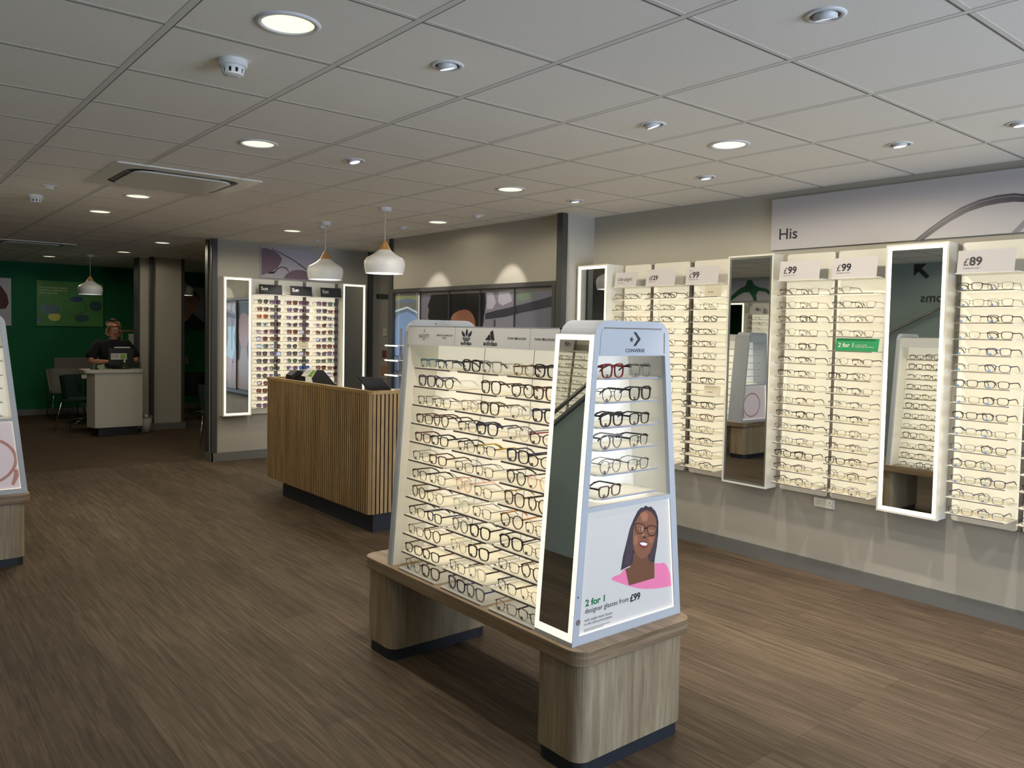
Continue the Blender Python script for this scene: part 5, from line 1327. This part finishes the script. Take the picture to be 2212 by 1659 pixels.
gd(smooth(G_b1, 2), B1, 'printed_lens', 0.002); gd(smooth(G_b2, 2), B2, 'printed_lens', 0.004); gd(smooth(G_b3, 2), B3, 'printed_lens', 0.002)
gd(smooth(G_b4, 2), B1, 'printed_lens', 0.002); gd(smooth(G_b5, 2), B1, 'printed_lens', 0.002); gd(G_b6, B3, 'printed_lens', 0.002)
rg = MB(); rg.holed(ellipse(2.99 - 2.925, 1.86 - 1.527, 0.19, 0.15, 32), [ellipse(2.99 - 2.925, 1.87 - 1.527, 0.175, 0.138, 32)], XZ, -0.033, -0.031); rg.build('printed_ring', pbr('poster ring', S(40, 96, 44), 0.4), gt)
for i_, tx in enumerate(('We can detect some', 'health conditions in', 'your eye test')):
    text(tx, 0.05, pbr('poster pale wording', S(190, 206, 170), 0.5), frame_mat((2.45 - 2.925, -0.0315, 2.17 - 0.045 * i_ - 1.527), (1, 0, 0), (0, 0, 1)), gt, 0.01, width=(0.42, 0.42, 0.28)[i_], height=0.035)
mt_, md_ = board('portrait_poster', 'poster of a grey-haired man in dark jacket, half behind pillar', 4.50, 5.204, 1.512, 2.305, pbr('portrait backdrop', S(150, 150, 160), 0.5))
md_(M_hair, pbr('printed grey hair', S(96, 92, 90), 0.6), 'printed_hair', 0.004)
md_([(4.88, 1.75), (4.82, 1.80), (4.70, 1.70), (4.60, 1.512), (4.95, 1.512), (4.92, 1.70)], pbr('printed pale shirt', S(176, 176, 184), 0.6), 'printed_shirt', 0.001)
md_(M_face, pbr('printed fair skin', S(176, 132, 112), 0.6), 'printed_face', 0.002)
md_(M_shirt, pbr('printed navy jacket', S(44, 46, 62), 0.6), 'printed_jacket', 0.003)
sp2 = MB()
for cx in (4.83, 4.98): sp2.holed(ellipse(cx - 4.852, 2.06 - 1.512, 0.06, 0.042, 16), [ellipse(cx - 4.852, 2.06 - 1.512, 0.052, 0.035, 16)], XZ, -0.036, -0.034)
sp2.build('printed_spectacles', M_INK, mt_)
wt_, wd_ = board('portrait_poster', 'poster of dark curly hair cut off by left picture edge', 1.35, 2.043, 1.52, 2.31, pbr('portrait backdrop pale', S(186, 184, 190), 0.5))
wd_([(1.45, 2.10), (1.60, 2.22), (1.764, 2.23), (1.885, 2.196), (1.946, 2.103), (1.986, 2.033), (2.01, 1.89), (1.964, 1.804), (1.882, 1.789), (1.80, 1.70), (1.45, 1.75)], pbr('printed auburn hair', S(92, 52, 60), 0.7, noise=0.4, scale=30), 'printed_hair', 0.001)
wd_([(1.52, 1.62), (1.55, 1.95), (1.70, 2.05), (1.82, 1.95), (1.84, 1.75), (1.76, 1.60)], pbr('printed warm skin', S(168, 120, 100), 0.6), 'printed_face', 0.003)
# low grey rail on the green wall, small framed notice board and its paper
rb = thing('wall_rail', 'grey wall protection strip low on the green wall left of desk', 'wall strip', (3.05, 15.745, 0.86))
MB().box(-0.38, 0.55, -0.02, 0.005, -0.08, 0.12).build('strip', M_RAIL, rb)
rb2 = thing('wall_rail', 'grey wall strip between pillar and sunglasses wall end', 'wall strip', (4.85, 15.745, 0.86))
MB().box(-0.3, 0.07, -0.02, 0.005, -0.02, 0.15).build('strip', M_RAIL, rb2)
nb = thing('notice_board', 'green notice board with oak frame behind the person', 'notice board', (4.0, 15.745, 0.95))
MB().box(-0.24, 0.35, -0.02, 0.005, 0, 0.50).build('felt', pbr('notice felt', S(20, 120, 70), 0.9), nb)
MB().holed([(-0.27, -0.03), (0.38, -0.03), (0.38, 0.53), (-0.27, 0.53)], [[(-0.24, 0.0), (0.35, 0.0), (0.35, 0.5), (-0.24, 0.5)]], XZ, -0.028, 0.0).build('oak_frame', M_CONE, nb)
MB().box(-0.14, -0.05, -0.024, -0.021, 0.2, 0.46).build('pinned_paper', M_WHITEP, nb)

# ------------------------------------------------------------------ white desk with its things
wd = thing('white_desk', 'small white laminate desk on black plinth with rounded top', 'desk', (2.9, 12.3, 0))
WH = pbr('off white laminate', S(206, 202, 190), 0.5, noise=0.01)
MB().prism([(-0.315, 0.0), (0.307, 0.0), (0.307, 0.40), (-0.315, 0.40), (-0.37, 0.24)], XY, 0.125, 0.895).build('cabinet', WH, wd, bevel=0.003)
MB().prism([(-0.26, 0.05), (0.25, 0.05), (0.25, 0.36), (-0.26, 0.36), (-0.31, 0.22)], XY, 0.0, 0.126).build('plinth', M_BLACK, wd)
MB().prism(round_rect(-0.45, 0.34, -0.045, 0.43, 0.09, 6), XY, 0.895, 0.94).build('desk_top', WH, wd, bevel=0.004)
MB().box(-0.33, 0.30, 0.02, 0.026, 0.94, 1.035).build('glass_upstand', clear('green tinted glass', (0.80, 0.88, 0.82), 0.06), wd)
mo = thing('monitor', 'black monitor facing the person, its back to the viewer', 'monitor', (2.97, 12.52, 0.94))
MB().prism(round_rect(-0.16, 0.17, 0.05, 0.30, 0.01, 3), XZ, -0.012, 0.012).build('casing', M_BLACK, mo)
MB().box(-0.1, 0.1, -0.05, 0.09, 0.0, 0.01).box(-0.025, 0.025, 0.0, 0.02, 0.01, 0.08).build('stand', M_BLACK, mo)
wc = thing('desk_card', 'white card with a green picture fixed to the monitor back', 'card', (2.94, 12.50, 1.075))
MB().box(-0.105, 0.105, 0.0, 0.003, 0, 0.088).build('card_face', WH, wc)
decal([(0.02, 0.01), (0.09, 0.01), (0.09, 0.075), (0.025, 0.075)], frame_mat((0, -0.0004, 0), (1, 0, 0), (0, 0, 1)), pbr('green print', S(120, 176, 60), 0.5), wc, 'printed_picture')
dashes(frame_mat((0, -0.0004, 0), (1, 0, 0), (0, 0, 1)), [(-0.09, 0.055, 0.09), (-0.09, 0.035, 0.085)], M_INKG, wc, 0.008)
ws = thing('paper_strip', 'thin white paper strip lying along the monitor top', 'paper', (2.975, 12.52, 1.2405))
MB().box(-0.09, 0.12, -0.008, 0.008, 0, 0.018).build('strip', WH, ws)
sb_ = thing('sanitiser_bottle', 'clear hand sanitiser pump bottle on the white desk', 'bottle', (2.99, 12.40, 0.94))
MB().lathe([(0.0, 0.0), (0.036, 0.0), (0.038, 0.01), (0.038, 0.07), (0.030, 0.09), (0.014, 0.10), (0.014, 0.105)], seg=20).build('bottle_body', clear('clear plastic', (0.85, 0.88, 0.84), 0.15), sb_, smooth=True)
pb = MB(); pb.lathe([(0.016, 0.104), (0.016, 0.122), (0.005, 0.126), (0.005, 0.15), (0.0, 0.15)], seg=16); pb.tube([(0, 0, 0.148), (0.012, 0, 0.152), (0.034, -0.004, 0.146)], 0.004, 8)
pb.build('pump', M_WHITEP, sb_)
tp_ = thing('card_terminal', 'small black stand with a pale leaflet at left of white desk', 'leaflet stand', (2.62, 12.42, 0.94))
MB().box(-0.06, 0.03, -0.03, 0.05, 0, 0.02).build('base', M_BLACK, tp_)
MB().hexa([(0.02, 0.0, 0.0), (0.12, 0.01, 0.0), (0.12, 0.012, 0.0), (0.02, 0.002, 0.0), (0.03, 0.03, 0.055), (0.12, 0.04, 0.075), (0.12, 0.042, 0.075), (0.03, 0.032, 0.055)]).build('leaflet', WH, tp_)
bn = thing('waste_bin', 'white bin on the floor between white desk and pillar', 'bin', (3.335, 12.62, 0))
MB().lathe([(0.0, 0.0), (0.07, 0.0), (0.088, 0.22), (0.083, 0.22), (0.066, 0.01), (0.0, 0.01)], seg=20).build('bucket', WH, bn, smooth=True)
MB().lathe([(0.092, 0.20), (0.094, 0.23), (0.084, 0.25), (0.078, 0.22)], seg=20).build('liner', clear('bin liner', (0.8, 0.8, 0.78), 0.3, 0.4), bn)

def chair(x, y, rz, label, seat_c, leg_c, k=1.0):
    t = thing('visitor_chair', label, 'chair', (x, y, 0), rz)
    st_ = MB(); n = 10
    b = MB()
    vs = []
    for i in range(n + 1):
        a = R(-70 + 140 * i / n)
        for (rr, z) in ((0.235, 0.47), (0.262, 0.64), (0.285, 0.82), (0.262, 0.82), (0.240, 0.64), (0.212, 0.47)):
            vs.append((rr * math.sin(a), rr * math.cos(a) * 0.92, z))
    fs = [(i * 6 + j, i * 6 + (j + 1) % 6, (i + 1) * 6 + (j + 1) % 6, (i + 1) * 6 + j) for i in range(n) for j in range(6)] + [tuple(range(6)), tuple(n * 6 + j for j in range(6))[::-1]]
    b.add(vs, fs); b.build('backrest', seat_c, t, bevel=0.006)
    MB().prism(round_rect(-0.23, 0.23, -0.22, 0.20, 0.1, 5), XY, 0.43, 0.48).build('seat', seat_c, t, bevel=0.012)
    for sx in (-1, 1):
        for sy in (-1, 1):
            MB().tube([(sx * 0.16, sy * 0.14, 0.435), (sx * 0.20, sy * 0.17, 0.42), (sx * 0.235, sy * 0.25, 0.0)], 0.009, 8).build('leg', leg_c, t, smooth=True)
    return t
CB = pbr('black upholstery', S(22, 22, 24), 0.8); CG = pbr('dark green upholstery', S(24, 52, 42), 0.8); CGY = pbr('grey upholstery', S(130, 130, 124), 0.8)
chair(4.32, 13.75, R(180), 'black chair seen between the pillar and the wall end', CB, M_CHROME)
chair(3.72, 10.62, R(160), 'dark green chair mostly hidden behind the sunglasses wall end', CG, M_CHROME)
chair(2.58, 13.25, R(55), 'dark chair behind the left side of the white desk', CG, M_CHROME)
chair(2.70, 14.95, R(0), 'pale grey chair beyond the round white table', CGY, M_CHROME)
def rtable(x, y, label):
    t = thing('round_table', label, 'table', (x, y, 0))
    MB().lathe([(0.0, 0.72), (0.36, 0.72), (0.37, 0.73), (0.37, 0.745), (0.36, 0.752), (0.0, 0.752)], seg=36).build('table_top', WH, t)
    MB().lathe([(0.035, 0.02), (0.035, 0.72)], seg=14).build('pedestal', M_TRIM, t, smooth=True)
    f__ = MB()
    for k in range(4):
        a = R(45 + 90 * k); f__.tube([(0, 0, 0.07), (0.17 * math.cos(a), 0.17 * math.sin(a), 0.06), (0.29 * math.cos(a), 0.29 * math.sin(a), 0.018)], 0.016, 8)
    f__.build('star_base', M_CHROME, t, smooth=True)
rtable(2.86, 14.15, 'round white table behind the left of the white desk')
rtable(4.80, 14.35, 'round white table mostly hidden by the sunglasses wall end')

# ------------------------------------------------------------------ the person behind the white desk
def skin(name, verts, edges, mat, parent, lv=2):
    me = bpy.data.meshes.new(name); me.from_pydata([v[:3] for v in verts], edges, [])
    o = bpy.data.objects.new(name, me); COL.objects.link(o)
    sm = o.modifiers.new('skin', 'SKIN')
    sub = o.modifiers.new('sub', 'SUBSURF'); sub.levels = lv; sub.render_levels = lv
    if not me.skin_vertices: me.skin_vertices.new() if hasattr(me.skin_vertices, 'new') else None
    for i, v in enumerate(verts):
        sv = me.skin_vertices[0].data[i]; rr = v[3]
        sv.radius = rr if isinstance(rr, tuple) else (rr, rr)
    me.skin_vertices[0].data[0].use_root = True
    dg = bpy.context.evaluated_depsgraph_get(); dg.update()
    m2 = bpy.data.meshes.new_from_object(o.evaluated_get(dg))
    COL.objects.unlink(o); bpy.data.objects.remove(o)
    m2.materials.clear(); m2.materials.append(mat)
    m2.polygons.foreach_set('use_smooth', [True] * len(m2.polygons)); m2.name = name
    o2 = bpy.data.objects.new(name, m2); COL.objects.link(o2)
    if parent is not None: o2.parent = parent
    return o2
pe = thing('person', 'person in black polo shirt and dark glasses, head bowed, behind white desk', 'person', (2.965, 12.98, 0))
SKN = pbr('fair skin', S(196, 138, 112), 0.6, noise=0.05)
V = [(0, 0, 0.93, 0.14), (0, 0.0, 1.08, 0.14), (0, -0.02, 1.20, 0.13), (0, -0.04, 1.33, 0.07), (0, -0.055, 1.375, 0.052), (0, -0.085, 1.43, 0.062), (0, -0.095, 1.49, 0.083), (0, -0.08, 1.545, 0.078), (0, -0.065, 1.585, 0.045)]
E_ = [(i, i + 1) for i in range(8)]
def addv(v, frm): V.append(v); E_.append((frm, len(V) - 1)); return len(V) - 1
for sx in (-1, 1):
    a = addv((sx * 0.19, -0.01, 1.245, 0.055), 2); b = addv((sx * 0.285, -0.04, 1.12, 0.05), a)
    e = addv((sx * 0.305, -0.10, 1.03, 0.046), b); f = addv((sx * 0.22, -0.24, 1.035, 0.038), e); g = addv((sx * 0.155, -0.32, 1.04, 0.027), f)
    h_ = addv((sx * 0.125, -0.355, 1.04, (0.034, 0.018)), g)
    for q_ in range(4):
        dx = -sx * (0.012 + 0.010 * q_) ; dy = -0.018 + 0.011 * q_
        L = [0.85, 1.0, 0.95, 0.75][q_]
        p1 = addv((sx * 0.125 + dx * 0.8, -0.375 + dy, 1.035, 0.0085), h_)
        p2 = addv((sx * 0.125 + dx - sx * 0.022 * L, -0.395 + dy, 1.022, 0.0078), p1)
        addv((sx * 0.125 + dx - sx * 0.032 * L, -0.402 + dy, 1.002, 0.0068), p2)
    t1 = addv((sx * 0.118, -0.325, 1.055, 0.0095), g); addv((sx * 0.092, -0.345, 1.05, 0.0085), t1)
    a = addv((sx * 0.095, 0.0, 0.82, 0.105), 0); b = addv((sx * 0.105, -0.01, 0.48, 0.068), a); c_ = addv((sx * 0.11, 0.02, 0.09, 0.042), b); addv((sx * 0.115, -0.13, 0.04, 0.035), c_)
skin('body', V, E_, SKN, pe, 2)
BLK = pbr('black polo cotton', S(16, 16, 20), 0.9, noise=0.2, scale=40)
V2 = [(0, 0, 0.88, 0.18), (0, 0.0, 1.05, 0.185), (0, -0.02, 1.2, 0.178), (0, -0.03, 1.30, 0.12), (0, -0.035, 1.335, 0.085)]
E2 = [(0, 1), (1, 2), (2, 3), (3, 4)]
for sx in (-1, 1):
    k = len(V2); V2 += [(sx * 0.19, -0.01, 1.275, 0.100), (sx * 0.285, -0.035, 1.14, 0.092), (sx * 0.305, -0.075, 1.06, 0.078)]; E2 += [(2, k), (k, k + 1), (k + 1, k + 2)]
skin('polo_shirt', V2, E2, BLK, pe, 2)
V3 = [(0, 0, 0.93, 0.165), (-0.095, 0, 0.82, 0.12), (-0.105, -0.01, 0.48, 0.085), (-0.11, 0.02, 0.12, 0.062), (0.095, 0, 0.82, 0.12), (0.105, -0.01, 0.48, 0.085), (0.11, 0.02, 0.12, 0.062)]
skin('trousers', V3, [(0, 1), (1, 2), (2, 3), (0, 4), (4, 5), (5, 6)], BLK, pe, 2)
for sx in (-1, 1): skin('shoe', [(sx * 0.11, 0.04, 0.045, 0.045), (sx * 0.115, -0.14, 0.035, 0.036)], [(0, 1)], M_BLACK, pe, 2)
HAIR = pbr('light brown hair', S(126, 92, 58), 0.7, noise=0.35, scale=60)
skin('hair', [(0, -0.045, 1.51, 0.088), (0, -0.070, 1.565, 0.093), (0, -0.08, 1.600, 0.065), (0, -0.03, 1.45, 0.06)], [(0, 1), (1, 2), (0, 3)], HAIR, pe, 2)
skin('hair_bun', [(0.0, -0.06, 1.635, 0.05), (0.0, -0.06, 1.668, 0.046)], [(0, 1)], HAIR, pe, 2)
collar = MB(); collar.lathe([(0.085, 1.315), (0.072, 1.355), (0.080, 1.352), (0.094, 1.312)], c=(0, -0.045, 0), seg=20); collar.build('collar', BLK, pe, smooth=True)
gl = MB()
for sx in (-1, 1):
    gl.holed(ellipse(sx * 0.033, 1.497, 0.029, 0.020, 16), [ellipse(sx * 0.033, 1.497, 0.0235, 0.0145, 16)], XZ, -0.186, -0.180)
    gl.tube([(sx * 0.060, -0.182, 1.503), (sx * 0.082, -0.14, 1.503), (sx * 0.086, -0.08, 1.50)], 0.003, 6)
gl.box(-0.006, 0.006, -0.186, -0.181, 1.498, 1.504)
gl.build('eyeglasses', M_BLACK, pe)
for sx in (-1, 1):
    MB().prism(ellipse(sx * 0.033, 1.495, 0.012, 0.005, 12), XZ, -0.179, -0.174).build('eye', pbr('eye white', S(220, 214, 208), 0.3), pe)
    MB().prism(ellipse(sx * 0.033, 1.495, 0.005, 0.005, 10), XZ, -0.1805, -0.179).build('iris', M_BLACK, pe)
    ea = MB(); ea.tube([(sx * 0.084, -0.075, 1.515), (sx * 0.094, -0.068, 1.50), (sx * 0.092, -0.072, 1.475), (sx * 0.084, -0.08, 1.463)], [0.008, 0.012, 0.010, 0.006], 8); ea.build('ear', SKN, pe, smooth=True)
MB().tube([(0, -0.170, 1.50), (0, -0.186, 1.478), (0, -0.192, 1.463), (0, -0.178, 1.456)], [0.008, 0.011, 0.014, 0.008], 8).build('nose', SKN, pe, smooth=True)
MB().tube([(-0.024, -0.160, 1.431), (0, -0.169, 1.429), (0.024, -0.160, 1.431)], [0.003, 0.006, 0.003], 8).build('mouth', pbr('lips', S(150, 76, 72), 0.5), pe, smooth=True)
MB().lathe([(0.038, -0.006), (0.0395, 0.0), (0.038, 0.006)], c=(0.205, -0.262, 1.037), seg=16).build('wrist_watch', M_BLACK, pe)
